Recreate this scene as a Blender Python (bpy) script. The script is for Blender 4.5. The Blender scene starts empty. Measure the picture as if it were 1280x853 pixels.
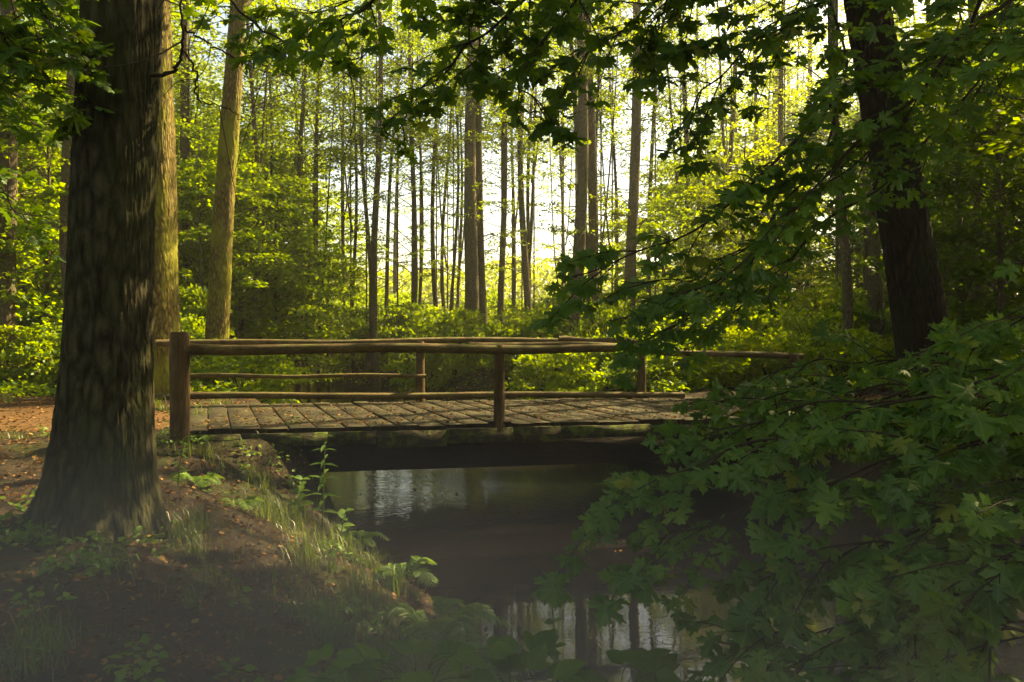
import bpy, math
import numpy as np
R = math.radians
PI = math.pi
rng = np.random.default_rng(11)
SC = bpy.context.scene
COL = SC.collection
F = 1000.0; HZ = 412.0; EYE = 1.2; WATER = -1.15

def P(x, y, d):
    """a point read off the photograph at an assumed distance d"""
    return np.array([(x-640)/F*d, d, EYE-(y-HZ)/F*d])

# ------------------------------------------------------------------ noise
def _h(ix, iy, iz):
    n = (ix.astype(np.int64)*374761393 + iy.astype(np.int64)*668265263 + iz.astype(np.int64)*2147483647) & 0xffffffff
    n = ((n ^ (n >> 13))*1274126177) & 0xffffffff
    n = ((n ^ (n >> 15))*2246822519) & 0xffffffff
    return ((n ^ (n >> 16)) & 0xffff)/65535.0
def vnoise(x, y, z):
    x, y, z = np.broadcast_arrays(np.asarray(x, float), np.asarray(y, float), np.asarray(z, float))
    ix, iy, iz = np.floor(x), np.floor(y), np.floor(z)
    fx, fy, fz = x-ix, y-iy, z-iz
    fx, fy, fz = [t*t*(3-2*t) for t in (fx, fy, fz)]
    ix, iy, iz = ix.astype(np.int64), iy.astype(np.int64), iz.astype(np.int64)
    def L(a, b, t): return a+(b-a)*t
    c = [[[_h(ix+i, iy+j, iz+k) for k in (0, 1)] for j in (0, 1)] for i in (0, 1)]
    return L(L(L(c[0][0][0], c[1][0][0], fx), L(c[0][1][0], c[1][1][0], fx), fy),
             L(L(c[0][0][1], c[1][0][1], fx), L(c[0][1][1], c[1][1][1], fx), fy), fz)
def fbm(x, y, z, o=4):
    a, s, t = .5, 0, 0
    for i in range(o):
        s = s+a*vnoise(x, y, z); t += a
        x, y, z, a = x*2.03+7.1, y*2.03+3.7, z*2.03+1.3, a*.5
    return s/t

# ------------------------------------------------------------------ mesh building
class MB:
    def __init__(s): s.v = []; s.f = []; s.n = 0; s.uv = []
    def add(s, verts, faces, uv=None):
        verts = np.asarray(verts, float).reshape(-1, 3); faces = np.asarray(faces, np.int64)
        s.v.append(verts); s.f.append(faces+s.n); s.n += len(verts)
        s.uv.append(np.zeros((len(verts), 2)) if uv is None else np.asarray(uv, float))
    def mesh(s, name, mat, smooth=False):
        me = bpy.data.meshes.new(name)
        V = np.concatenate(s.v) if s.v else np.zeros((0, 3))
        me.vertices.add(len(V)); me.vertices.foreach_set('co', V.ravel())
        loops = np.concatenate([f.ravel() for f in s.f]); tot = np.concatenate([np.full(len(f), f.shape[1]) for f in s.f])
        me.loops.add(len(loops)); me.loops.foreach_set('vertex_index', loops.astype(np.int32))
        me.polygons.add(len(tot)); st = np.concatenate([[0], np.cumsum(tot)[:-1]])
        me.polygons.foreach_set('loop_start', st.astype(np.int32)); me.polygons.foreach_set('loop_total', tot.astype(np.int32))
        if smooth: me.polygons.foreach_set('use_smooth', np.ones(len(tot), bool))
        uvl = me.uv_layers.new(name='uv'); U = np.concatenate(s.uv)[loops]
        me.update(calc_edges=True)
        me.uv_layers['uv'].data.foreach_set('uv', U.ravel())
        me.materials.append(mat)
        me.validate()
        return me
    def build(s, name, mat, parent=None, smooth=False, loc=None):
        o = bpy.data.objects.new(name, s.mesh(name, mat, smooth)); COL.objects.link(o)
        if parent is not None: o.parent = parent
        if loc is not None: o.location = loc
        return o

def tag(o, label=None, cat=None, group=None, kind=None):
    if label: o['label'] = label
    if cat: o['category'] = cat
    if group: o['group'] = group
    if kind: o['kind'] = kind
    return o
def empty(name, loc, rz=0):
    o = bpy.data.objects.new(name, None); COL.objects.link(o); o.empty_display_size = .2
    o.location = [float(c) for c in loc]; o.rotation_euler = (0, 0, rz); return o
def link_mesh(name, me, parent=None, loc=(0, 0, 0), rot=(0, 0, 0), scale=(1, 1, 1)):
    o = bpy.data.objects.new(name, me); COL.objects.link(o)
    if parent is not None: o.parent = parent
    o.location = [float(c) for c in loc]; o.rotation_euler = rot; o.scale = scale; return o

def catmull(pts, n):
    pts = np.asarray(pts, float)
    if len(pts) == 2: return pts[0]+(pts[1]-pts[0])*np.linspace(0, 1, n)[:, None]
    p = np.vstack([2*pts[0]-pts[1], pts, 2*pts[-1]-pts[-2]])
    t = np.linspace(0, len(pts)-1-1e-9, n); i = t.astype(int); u = (t-i)[:, None]
    a, b, c, d = p[i], p[i+1], p[i+2], p[i+3]
    return .5*((2*b)+(-a+c)*u+(2*a-5*b+4*c-d)*u**2+(-a+3*b-3*c+d)*u**3)
def tube(mb, path, rad, sides=8, cap=True, disp=None):
    path = np.asarray(path, float); n = len(path); rad = np.broadcast_to(rad, (n,)).astype(float)
    T = np.gradient(path, axis=0); T /= np.linalg.norm(T, axis=1)[:, None]+1e-9
    m = np.abs(T.mean(0)); ref = np.eye(3)[int(np.argmin(m))]
    if m[2] > .7*np.linalg.norm(m): ref = np.array([0, 1., 0])
    A = np.cross(T, ref); A /= np.linalg.norm(A, axis=1)[:, None]+1e-9; B = np.cross(A, T)
    th = np.linspace(0, 2*PI, sides, endpoint=False)
    rr = rad[:, None]*np.ones(sides)[None]
    if disp is not None: rr = rr+disp(th[None], path[:, 2][:, None], rad[:, None])
    V = path[:, None]+rr[..., None]*(np.cos(th)[None, :, None]*A[:, None]+np.sin(th)[None, :, None]*B[:, None])
    i = np.arange(n-1)[:, None]*sides; j = np.arange(sides)[None]; k = (j+1) % sides
    Fc = np.stack([i+j, i+sides+j, i+sides+k, i+k], -1).reshape(-1, 4)
    uv = np.stack([np.broadcast_to(th/(2*PI), (n, sides)), np.broadcast_to(path[:, 2][:, None], (n, sides))], -1).reshape(-1, 2)
    mb.add(V.reshape(-1, 3), Fc, uv)
    if cap:
        for r in (0, n-1):
            c = path[r]; ring = V[r]; idx = np.arange(sides)
            f = np.stack([np.full(sides, sides), idx, (idx+1) % sides], -1) if r else np.stack([np.full(sides, sides), (idx+1) % sides, idx], -1)
            mb.add(np.vstack([ring, c]), f)
def box(mb, o, ax, ay, az):
    """box from corner o with edge vectors"""
    o, ax, ay, az = [np.asarray(t, float) for t in (o, ax, ay, az)]
    V = [o, o+ax, o+ax+ay, o+ay, o+az, o+ax+az, o+ax+ay+az, o+ay+az]
    mb.add(V, [[0, 3, 2, 1], [4, 5, 6, 7], [0, 1, 5, 4], [1, 2, 6, 5], [2, 3, 7, 6], [3, 0, 4, 7]])

def unit(v): return v/(np.linalg.norm(v, axis=-1, keepdims=True)+1e-9)
def leaves(mb, pos, nrm, tip, size, shape, fold=.0):
    """place a flat leaf outline: shape = (pts Kx3, faces)"""
    pts, faces, uv = shape
    nrm = unit(nrm); tip = unit(tip-(tip*nrm).sum(-1, keepdims=True)*nrm); side = np.cross(tip, nrm)
    size = np.broadcast_to(size, (len(pos),))[:, None, None]
    V = pos[:, None]+size*(pts[None, :, 0:1]*side[:, None]+pts[None, :, 1:2]*tip[:, None]+pts[None, :, 2:3]*nrm[:, None])
    K = len(pts)
    Fc = (faces[None]+np.arange(len(pos))[:, None, None]*K).reshape(-1, faces.shape[1])
    mb.add(V.reshape(-1, 3), Fc, np.tile(uv, (len(pos), 1)))

DIAMOND = (np.array([[0, 0, 0], [.33, .42, .05], [0, 1, -.06], [-.33, .42, .05]]), np.array([[0, 1, 2], [0, 2, 3]]), np.array([[0, 0], [.33, .42], [0, 1], [-.33, .42]]))
def fan_shape(half, centre, zf):
    r = np.array(half, float); l = r[::-1][1:-1]*[-1, 1]
    o = np.vstack([r, l]); o = np.vstack([[centre], o]); K = len(o)
    idx = np.arange(1, K); f = np.stack([np.zeros(K-1, int), idx, np.roll(idx, -1)], -1)
    z = zf(o[:, 0], o[:, 1])
    return (np.column_stack([o, z]), f, o)
MAPLE = fan_shape([(0, 0), (.10, -.08), (.28, -.17), (.29, -.06), (.47, -.05), (.37, .05), (.25, .12), (.43, .17), (.52, .13), (.55, .25),
                   (.73, .34), (.56, .39), (.57, .52), (.40, .45), (.23, .40), (.24, .57), (.36, .62), (.21, .70), (.19, .84), (.08, .86), (0, 1.06)],
                  (0, .27), lambda x, y: .10-.32*np.abs(x)**1.4-.16*np.maximum(y-.3, 0)**1.5+.03*np.cos(9*np.arctan2(x, y-.1)))
MAPLES = [MAPLE]
for k_, (a_, b_, c_, e_) in enumerate([(.55, .42, .10, .02), (.12, .05, -.06, .06), (.40, .10, .16, -.08), (.25, .55, 0, .12)]):
    q_ = MAPLE[0].copy(); x_, y_ = q_[:, 0].copy(), q_[:, 1].copy()
    q_[:, 2] = .08-a_*np.abs(x_)**1.4-b_*np.maximum(y_-.25, 0)**1.5+.05*np.cos(9*np.arctan2(x_, y_-.1)+k_)+c_*x_
    q_[:, 0] = x_*(1+e_*2)+.10*np.sin(3*y_+k_)*e_*8*.5; q_[:, 1] = y_*(1-e_)+c_*.5*np.abs(x_)
    MAPLES.append((q_, MAPLE[1], MAPLE[2]))
OVATE = fan_shape([(0, 0), (.16, .04), (.29, .18), (.34, .36), (.30, .55), (.19, .76), (.08, .92), (0, 1.02)], (0, .4),
                  lambda x, y: .22*np.abs(x)-.22*(y-.35)**2)
LANCE = fan_shape([(0, 0), (.08, .12), (.13, .32), (.12, .55), (.06, .82), (0, 1)], (0, .4), lambda x, y: .3*np.abs(x)-.35*(y-.2)**2)
DEAD = fan_shape([(0, 0), (.2, .1), (.33, .3), (.22, .5), (.3, .7), (.1, .85), (0, 1)], (0, .45), lambda x, y: .5*x*x+.2*(y-.5)**2+.1*np.sin(7*x))

# ------------------------------------------------------------------ materials
def newmat(name):
    m = bpy.data.materials.new(name); m.use_nodes = True; nt = m.node_tree; nt.nodes.clear()
    out = nt.nodes.new('ShaderNodeOutputMaterial'); return m, nt, out
def N(nt, t, **k):
    n = nt.nodes.new(t)
    for a, b in k.items():
        if a in n.inputs.keys() if isinstance(a, str) else False: n.inputs[a].default_value = b
        else: setattr(n, a, b)
    return n
def ramp(nt, src, stops):
    r = nt.nodes.new('ShaderNodeValToRGB'); e = r.color_ramp.elements
    while len(e) < len(stops): e.new(.5)
    for i, (p, c) in enumerate(stops): e[i].position = p; e[i].color = (*c, 1) if len(c) == 3 else c
    nt.links.new(src, r.inputs[0]); return r.outputs[0]
def noise(nt, vec, scale, detail=5, rough=.6, dist=0):
    n = nt.nodes.new('ShaderNodeTexNoise'); n.inputs['Scale'].default_value = scale; n.inputs['Detail'].default_value = detail
    n.inputs['Roughness'].default_value = rough; n.inputs['Distortion'].default_value = dist
    if vec is not None: nt.links.new(vec, n.inputs['Vector'])
    return n.outputs['Fac']
def mapping(nt, scale, coord='Object'):
    tc = nt.nodes.new('ShaderNodeTexCoord'); mp = nt.nodes.new('ShaderNodeMapping'); mp.inputs['Scale'].default_value = scale
    nt.links.new(tc.outputs[coord], mp.inputs['Vector']); return mp.outputs[0]
def mixc(nt, f, a, b, mode='MIX'):
    m = nt.nodes.new('ShaderNodeMix'); m.data_type = 'RGBA'; m.blend_type = mode
    for s, i in ((f, 0), (a, 6), (b, 7)):
        if hasattr(s, 'links'): nt.links.new(s, m.inputs[i])
        else: m.inputs[i].default_value = s if i == 0 else (*s, 1)
    return m.outputs[2]
def math_(nt, op, a, b=0.0):
    m = nt.nodes.new('ShaderNodeMath'); m.operation = op
    for i, s in enumerate((a, b)):
        if hasattr(s, 'links'): nt.links.new(s, m.inputs[i])
        else: m.inputs[i].default_value = s
    return m.outputs[0]
def principled(nt, out, col, rough=.8, bump=None, bstr=.5, bdist=.02, spec=.3):
    p = nt.nodes.new('ShaderNodeBsdfPrincipled'); p.inputs['Roughness'].default_value = rough
    p.inputs['Specular IOR Level'].default_value = spec
    if hasattr(col, 'links'): nt.links.new(col, p.inputs['Base Color'])
    else: p.inputs['Base Color'].default_value = (*col, 1)
    if bump is not None:
        b = nt.nodes.new('ShaderNodeBump'); b.inputs['Strength'].default_value = bstr; b.inputs['Distance'].default_value = bdist
        nt.links.new(bump, b.inputs['Height']); nt.links.new(b.outputs[0], p.inputs['Normal'])
    nt.links.new(p.outputs[0], out.inputs['Surface']); return p

def leaf_mat(name, stops, trans, tf=.45, gloss=.06, rough=.45, veins=False):
    m, nt, out = newmat(name)
    g = nt.nodes.new('ShaderNodeNewGeometry')
    c = ramp(nt, g.outputs['Random Per Island'], stops)
    t = mixc(nt, .5, c, trans, 'MIX')
    if veins:
        tc = nt.nodes.new('ShaderNodeTexCoord'); sp = nt.nodes.new('ShaderNodeSeparateXYZ'); nt.links.new(tc.outputs['UV'], sp.inputs[0])
        ang = math_(nt, 'ARCTAN2', math_(nt, 'ABSOLUTE', sp.outputs[0]), sp.outputs[1])
        rad = math_(nt, 'POWER', math_(nt, 'ADD', math_(nt, 'MULTIPLY', sp.outputs[0], sp.outputs[0]), math_(nt, 'MULTIPLY', sp.outputs[1], sp.outputs[1])), .5)
        d = None
        for a0 in (0., .80, 1.66):
            e = math_(nt, 'MULTIPLY', math_(nt, 'ABSOLUTE', math_(nt, 'SUBTRACT', ang, a0)), rad)
            d = e if d is None else math_(nt, 'MINIMUM', d, e)
        v = math_(nt, 'LESS_THAN', d, .013)
        c = mixc(nt, math_(nt, 'MULTIPLY', v, .8), c, (.16, .22, .06))
        bl = noise(nt, mapping(nt, (1, 1, 1)), 60, 2, .6); c = mixc(nt, ramp(nt, bl, [(.66, (0, 0, 0)), (.72, (.7,)*3)]), c, (.12, .08, .02))
    d_ = nt.nodes.new('ShaderNodeBsdfDiffuse'); nt.links.new(c, d_.inputs[0])
    tr = nt.nodes.new('ShaderNodeBsdfTranslucent'); nt.links.new(t, tr.inputs[0])
    mx = nt.nodes.new('ShaderNodeMixShader'); mx.inputs[0].default_value = tf
    nt.links.new(d_.outputs[0], mx.inputs[1]); nt.links.new(tr.outputs[0], mx.inputs[2])
    gl = nt.nodes.new('ShaderNodeBsdfGlossy'); gl.inputs['Roughness'].default_value = rough; gl.inputs[0].default_value = (1, 1, 1, 1)
    m2 = nt.nodes.new('ShaderNodeMixShader'); m2.inputs[0].default_value = gloss
    nt.links.new(mx.outputs[0], m2.inputs[1]); nt.links.new(gl.outputs[0], m2.inputs[2]); nt.links.new(m2.outputs[0], out.inputs['Surface'])
    return m
M = {}
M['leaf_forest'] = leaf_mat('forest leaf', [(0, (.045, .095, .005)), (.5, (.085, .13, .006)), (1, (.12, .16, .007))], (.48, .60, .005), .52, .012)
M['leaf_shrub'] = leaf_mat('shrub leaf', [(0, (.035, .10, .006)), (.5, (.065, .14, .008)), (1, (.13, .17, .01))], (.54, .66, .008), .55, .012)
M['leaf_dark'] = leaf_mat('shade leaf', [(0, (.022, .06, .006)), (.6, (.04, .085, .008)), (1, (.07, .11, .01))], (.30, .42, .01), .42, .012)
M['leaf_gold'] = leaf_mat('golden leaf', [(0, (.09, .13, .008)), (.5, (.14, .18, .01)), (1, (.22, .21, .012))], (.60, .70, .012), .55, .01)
M['leaf_maple'] = leaf_mat('maple leaf', [(0, (.030, .085, .012)), (.6, (.052, .125, .018)), (.95, (.085, .155, .018)), (1, (.20, .19, .02))], (.30, .46, .01), .36, .022, .42, True)
M['leaf_plant'] = leaf_mat('herb leaf', [(0, (.05, .115, .016)), (1, (.10, .16, .022))], (.30, .42, .02), .4, .012, .45, True)
M['grass'] = leaf_mat('grass blade', [(0, (.03, .06, .01)), (.8, (.055, .085, .015)), (1, (.13, .10, .04))], (.26, .32, .03), .4, .03)
M['litter'] = leaf_mat('dry leaf', [(0, (.025, .013, .006)), (.5, (.06, .032, .013)), (.8, (.15, .075, .03)), (1, (.26, .16, .07))], (.3, .14, .03), .12, .0)

def bark_mat(name, dark, light, moss, mossamt, sc=1.0, bs=.9):
    m, nt, out = newmat(name)
    v = mapping(nt, (9*sc, 9*sc, 3.0*sc)); v2 = mapping(nt, (1.2, 1.2, .5))
    a = noise(nt, v, 2.6, 9, .72, .3)
    vo = nt.nodes.new('ShaderNodeTexVoronoi'); vo.feature = 'DISTANCE_TO_EDGE'; vo.inputs['Scale'].default_value = 1.5; nt.links.new(v, vo.inputs[0])
    cr = math_(nt, 'MINIMUM', math_(nt, 'MULTIPLY', vo.outputs[0], 3.0), 1.0)
    hgt = math_(nt, 'ADD', math_(nt, 'MULTIPLY', a, 1.0), math_(nt, 'MULTIPLY', cr, .35))
    c = ramp(nt, hgt, [(.42, dark), (.7, tuple((x+y)/2 for x, y in zip(dark, light))), (.95, light)])
    big = noise(nt, v2, 2.0, 4, .6)
    c = mixc(nt, ramp(nt, big, [(.45, (0, 0, 0)), (.62, (mossamt,)*3)]), c, moss)
    spots = noise(nt, mapping(nt, (1, 1, .7)), 11, 3, .7)
    c = mixc(nt, ramp(nt, spots, [(.60, (0, 0, 0)), (.70, (.18,)*3)]), c, tuple(min(1, 1.5*x+.03) for x in light))
    principled(nt, out, c, .92, hgt, min(1, bs*1.2), .025, .12); return m
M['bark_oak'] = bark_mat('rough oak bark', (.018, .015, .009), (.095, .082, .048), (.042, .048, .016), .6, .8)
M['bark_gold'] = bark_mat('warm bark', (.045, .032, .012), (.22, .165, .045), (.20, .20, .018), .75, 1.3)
M['bark_thin'] = bark_mat('slender trunk bark', (.045, .035, .024), (.17, .13, .085), (.09, .09, .03), .5, 1.6, .6)
M['bark_red'] = bark_mat('dark reddish bark', (.012, .008, .006), (.048, .028, .019), (.02, .024, .010), .8)
def simple_bark(name, c):
    m, nt, out = newmat(name); n = noise(nt, mapping(nt, (20, 20, 20)), 2, 3); principled(nt, out, ramp(nt, n, [(.3, tuple(x*.5 for x in c)), (.7, c)]), .85, n, .4, .004, .2); return m
M['twig'] = simple_bark('twig bark', (.05, .035, .022)); M['stem'] = simple_bark('green stem', (.10, .12, .04))
M['branch'] = simple_bark('dark branch bark', (.06, .042, .028))

def wood_mat(name, dark, light, axis_scale, moss=.4, mossup=True):
    m, nt, out = newmat(name)
    v = mapping(nt, axis_scale); a = noise(nt, v, 3.0, 6, .65, .6); b = noise(nt, mapping(nt, (1, 1, 1)), 2.3, 5, .65)
    c = ramp(nt, a, [(.32, dark), (.68, light)])
    c = mixc(nt, ramp(nt, b, [(.35, (.75, .75, .75)), (.7, (0, 0, 0))]), c, tuple(x*.4 for x in dark), 'MIX')
    g = nt.nodes.new('ShaderNodeNewGeometry'); sp = nt.nodes.new('ShaderNodeSeparateXYZ'); nt.links.new(g.outputs['Normal'], sp.inputs[0])
    mo = noise(nt, mapping(nt, (1, 1, 1)), 5.5, 5, .7)
    f = math_(nt, 'MULTIPLY', ramp(nt, mo, [(.48, (0, 0, 0)), (.60, (1, 1, 1))]), moss)
    if mossup: f = math_(nt, 'MULTIPLY', f, ramp(nt, sp.outputs[2], [(.2, (.15,)*3), (.8, (1, 1, 1))]))
    c = mixc(nt, f, c, (.09, .12, .018))
    principled(nt, out, c, .85, math_(nt, 'ADD', a, math_(nt, 'MULTIPLY', mo, .5)), 1.0, .02, .2); return m
M['rail_wood'] = wood_mat('weathered rail wood', (.07, .045, .02), (.23, .155, .07), (1.2, 22, 22), .55)
M['post_wood'] = wood_mat('weathered post wood', (.06, .035, .018), (.20, .125, .06), (24, 24, 1.6), .35)
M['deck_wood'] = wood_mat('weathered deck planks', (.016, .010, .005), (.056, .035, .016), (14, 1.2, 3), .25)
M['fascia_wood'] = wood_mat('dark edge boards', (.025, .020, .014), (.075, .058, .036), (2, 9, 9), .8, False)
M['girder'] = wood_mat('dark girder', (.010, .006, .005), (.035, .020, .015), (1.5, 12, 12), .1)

# ------------------------------------------------------------------ terrain
LB = np.array([(-60, 4.5), (-6, 4.5), (0, 2.2), (2, 1.5), (4, .7), (5, .1), (6, -.38), (7, -.62), (7.6, -.95), (8.5, -1.5), (10, -2.3), (13, -3.7), (18, -5.2), (24, -7.6), (32, -11), (45, -20), (70, -45), (120, -110), (400, -450)])
RB = np.array([(-60, 11), (-6, 10), (0, 7), (3, 5.4), (6, 4.3), (8.5, 3.5), (11, 3.2), (14, 2.5), (18, .4), (24, -2.6), (30, -5.0), (36, -9), (45, -16), (70, -40), (120, -104), (400, -440)])
def sm(t): t = np.clip(t, 0, 1); return t*t*(3-2*t)
def ground_z(X, Y, det=True):
    X = np.asarray(X, float); Y = np.asarray(Y, float)
    l = np.interp(Y, LB[:, 0], LB[:, 1]); r = np.interp(Y, RB[:, 0], RB[:, 1])
    l = l+.18*(vnoise(X*0+3, Y*.9, 0)-.5)*2; r = r+.2*(vnoise(X*0+9, Y*.8, 5)-.5)*2
    dl = l-X; dr = X-r
    base = np.interp(Y, [-10, 0, 4, 6.2, 9, 12, 40, 100], [-.45, -.42, -.34, -.20, -.06, -.03, 0, 0])
    Wl = np.interp(Y, [0, 5, 8, 9.3, 10, 14, 15.5, 30], [3.2, 3.2, 2.7, 1.4, .55, .55, 1.6, 2.2])
    Wr = np.interp(Y, [0, 8, 9.5, 10.2, 14.5, 16, 30], [2.2, 1.5, 1.0, .6, .6, 1.6, 2.5])
    d = np.where(dl > dr, dl, dr); W = np.where(dl > dr, Wl, Wr)
    t = np.clip(d/W, 0, 1); prof = np.where(dl > dr, .55*np.sin(t*PI/2)+.45*sm(t), sm(t)**.8)
    z = np.where(d > 0, WATER+(base-WATER)*prof, WATER-.6*sm(-d/1.2)-.0)
    if det:
        k = np.clip(d/.5, 0, 1)*np.clip(1-np.abs(Y)/150, 0, 1)
        near = ((np.abs(X) < 9) & (Y > 9.2) & (Y < 14.5)).astype(float)*.8
        z = z-.20*np.exp(-((X+3.5)**2/.9+(Y-8.7)**2/.7))*np.clip(d/.4, 0, 1)
        z = z+(1-near)*k*(.20*(fbm(X*.55, Y*.55, 2.2, 3)-.5)+.15*(fbm(X*2.3, Y*2.3, 6, 4)-.5)+.035*(fbm(X*9, Y*9, 4, 2)-.5))
    return z
def gz(x, y): return float(ground_z(np.array([x]), np.array([y]))[0])
def in_water(x, y, m=0.0):
    l = np.interp(y, LB[:, 0], LB[:, 1]); r = np.interp(y, RB[:, 0], RB[:, 1]); return (x > l-m) & (x < r+m)

def axis(a, b, fine, lim, g):
    """fine steps between a and b, growing steps out to +-lim"""
    c = list(np.arange(a, b+1e-6, fine)); s = fine
    hi = [c[-1]]
    while hi[-1] < lim: s *= g; hi.append(hi[-1]+s)
    s = fine; lo = [c[0]]
    while lo[-1] > -lim: s *= g; lo.append(lo[-1]-s)
    return np.array(lo[:0:-1]+c+hi[1:])
gx = axis(-7, 7, .055, 420, 1.06); gy = axis(1.5, 15, .055, 420, 1.06)
XX, YY = np.meshgrid(gx, gy); ZZ = ground_z(XX, YY)
nx, ny = len(gx), len(gy)
i = np.arange(ny-1)[:, None]*nx; j = np.arange(nx-1)[None]
gm = MB(); gm.add(np.stack([XX, YY, ZZ], -1).reshape(-1, 3), np.stack([i+j, i+j+1, i+nx+j+1, i+nx+j], -1).reshape(-1, 4))
m, nt, out = newmat('forest soil and leaf litter')
v = mapping(nt, (1, 1, 1))
a = noise(nt, v, 28, 6, .75); b = noise(nt, v, 1.3, 5, .6); c3 = noise(nt, v, 95, 3, .7)
c = ramp(nt, a, [(.35, (.015, .011, .008)), (.55, (.042, .030, .020)), (.75, (.09, .062, .038))])
c = mixc(nt, ramp(nt, c3, [(.60, (0, 0, 0)), (.72, (.6,)*3)]), c, (.12, .075, .04))
c = mixc(nt, ramp(nt, b, [(.50, (0, 0, 0)), (.62, (.55,)*3)]), c, (.045, .06, .016))
principled(nt, out, c, .95, math_(nt, 'ADD', a, c3), .8, .03, .1)
ground = gm.build('ground', m, smooth=True); tag(ground, kind='structure')

# water ------------------------------------------------------------
m, nt, out = newmat('dark stream water')
v = mapping(nt, (1, 1, 1)); v2 = mapping(nt, (1.0, 2.6, 1))
rip = noise(nt, v2, 7, 2, .45, .8)
tc = nt.nodes.new('ShaderNodeTexCoord'); sp = nt.nodes.new('ShaderNodeSeparateXYZ'); nt.links.new(tc.outputs['Object'], sp.inputs[0])
amp = ramp(nt, math_(nt, 'DIVIDE', sp.outputs[1], 20.0), [(.44, (.10,)*3), (.54, (.9,)*3), (1, (1,)*3)])
patch = ramp(nt, noise(nt, v, .9, 3, .5), [(.35, (.35,)*3), (.65, (1, 1, 1))])
bp = nt.nodes.new('ShaderNodeBump'); bp.inputs['Distance'].default_value = .007
nt.links.new(math_(nt, 'MULTIPLY', amp, patch), bp.inputs['Strength']); nt.links.new(rip, bp.inputs['Height'])
p = principled(nt, out, (.0035, .0025, .0018), .01, None, spec=.5); p.inputs['IOR'].default_value = 1.33
nt.links.new(bp.outputs[0], p.inputs['Normal'])
wm = MB(); wx = np.linspace(-80, 14, 60); wy = np.linspace(-14, 90, 60); A_, B_ = np.meshgrid(wx, wy)
i = np.arange(59)[:, None]*60; j = np.arange(59)[None]
wm.add(np.stack([A_, B_, A_*0+WATER], -1).reshape(-1, 3), np.stack([i+j, i+j+1, i+61+j, i+60+j], -1).reshape(-1, 4))
tag(wm.build('water', m), kind='structure')

# path -------------------------------------------------------------
def path_sheet(name, centre, width, mat):
    c = catmull(centre, 90); T = unit(np.gradient(c, axis=0)); S = np.stack([-T[:, 1], T[:, 0]], -1)
    u = np.linspace(-1, 1, 19); w = np.interp(np.linspace(0, 1, 90), np.linspace(0, 1, len(width)), width)
    edge = 1+.25*(fbm(c[:, 0]*1.3, c[:, 1]*1.3, 4, 3)-.5)
    XY = c[:, None]+S[:, None]*(u[None, :, None]*(w*edge)[:, None, None])
    Z = ground_z(XY[..., 0], XY[..., 1])+.012-.02*np.abs(u)[None]**8
    Z = np.maximum(Z, ground_z(XY[..., 0], XY[..., 1])+.004)
    pm = MB(); i = np.arange(89)[:, None]*19; j = np.arange(18)[None]
    pm.add(np.stack([XY[..., 0], XY[..., 1], Z], -1).reshape(-1, 3), np.stack([i+j, i+19+j, i+20+j, i+j+1], -1).reshape(-1, 4))
    return tag(pm.build(name, mat, smooth=True), kind='structure')
m, nt, out = newmat('trodden path earth')
v = mapping(nt, (1, 1, 1)); a = noise(nt, v, 20, 6, .7); b = noise(nt, v, 2.1, 4, .6)
c = ramp(nt, a, [(.3, (.045, .024, .011)), (.6, (.10, .052, .021)), (.8, (.17, .09, .036))])
c = mixc(nt, ramp(nt, b, [(.5, (0, 0, 0)), (.7, (.5,)*3)]), c, (.05, .035, .02))
principled(nt, out, c, .95, a, .7, .02, .1)
path_sheet('path', [(-40, 16), (-22, 13.2), (-12, 12.2), (-7, 11.6), (-4.25, 11.3)], [1.6, 1.5, 1.6, 1.9, 1.5], m)
path_sheet('path', [(4.9, 12.9), (8, 13.6), (14, 14.4), (26, 15), (45, 18)], [1.5, 1.6, 1.5, 1.5, 1.6], m)

# ------------------------------------------------------------------ bridge
O = np.array([-.17, 10.2, 0]); U = np.array([.9824, .1867, 0]); Vd = np.array([-.355, .935, 0]); UP = np.array([0, 0, 1.])
WID = 3.45
def BP(s, w, z): return O+U*s+Vd*w+UP*z
bridge = empty('footbridge', (float(O[0]), float(O[1]), 0))
tag(bridge, 'low wooden plank footbridge with round log handrails crossing the stream', 'footbridge')
bo = np.array([float(O[0]), float(O[1]), 0])
def bbuild(mb, name, mat, smooth=False):
    for k in range(len(mb.v)): mb.v[k] = mb.v[k]-bo
    return mb.build(name, mat, bridge, smooth)
dk = MB(); s = -3.78; ends = []
while s < 4.55:
    w = rng.uniform(.25, .36); dz = rng.uniform(-.008, .008); off = rng.uniform(-.03, .05)
    nseg = 14
    # plank as a gently worn strip
    ww = np.linspace(-off, WID+rng.uniform(-.02, .04), nseg+1)
    prof = [(0, -.1), (0, -.012), (.012, 0), (w-.03, 0), (w-.010, -.012), (w-.010, -.1)]
    V = np.array([[BP(s+a_, y_, b_+dz+.004*math.sin(3*y_+s*7)) for a_, b_ in prof] for y_ in ww])
    n_, k_ = V.shape[:2]; i = np.arange(n_-1)[:, None]*k_; j = np.arange(k_-1)[None]
    dk.add(V.reshape(-1, 3), np.stack([i+j, i+k_+j, i+k_+j+1, i+j+1], -1).reshape(-1, 4))
    dk.add(V[0], [list(range(k_))]); dk.add(V[-1], [list(range(k_))[::-1]])
    dk.add(V[:, [0, -1]].reshape(-1, 3), [[2*q, 2*q+1, 2*q+3, 2*q+2] for q in range(n_-1)])
    ends.append((s, w)); s += w
deck = bbuild(dk, 'deck', M['deck_wood'])
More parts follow.
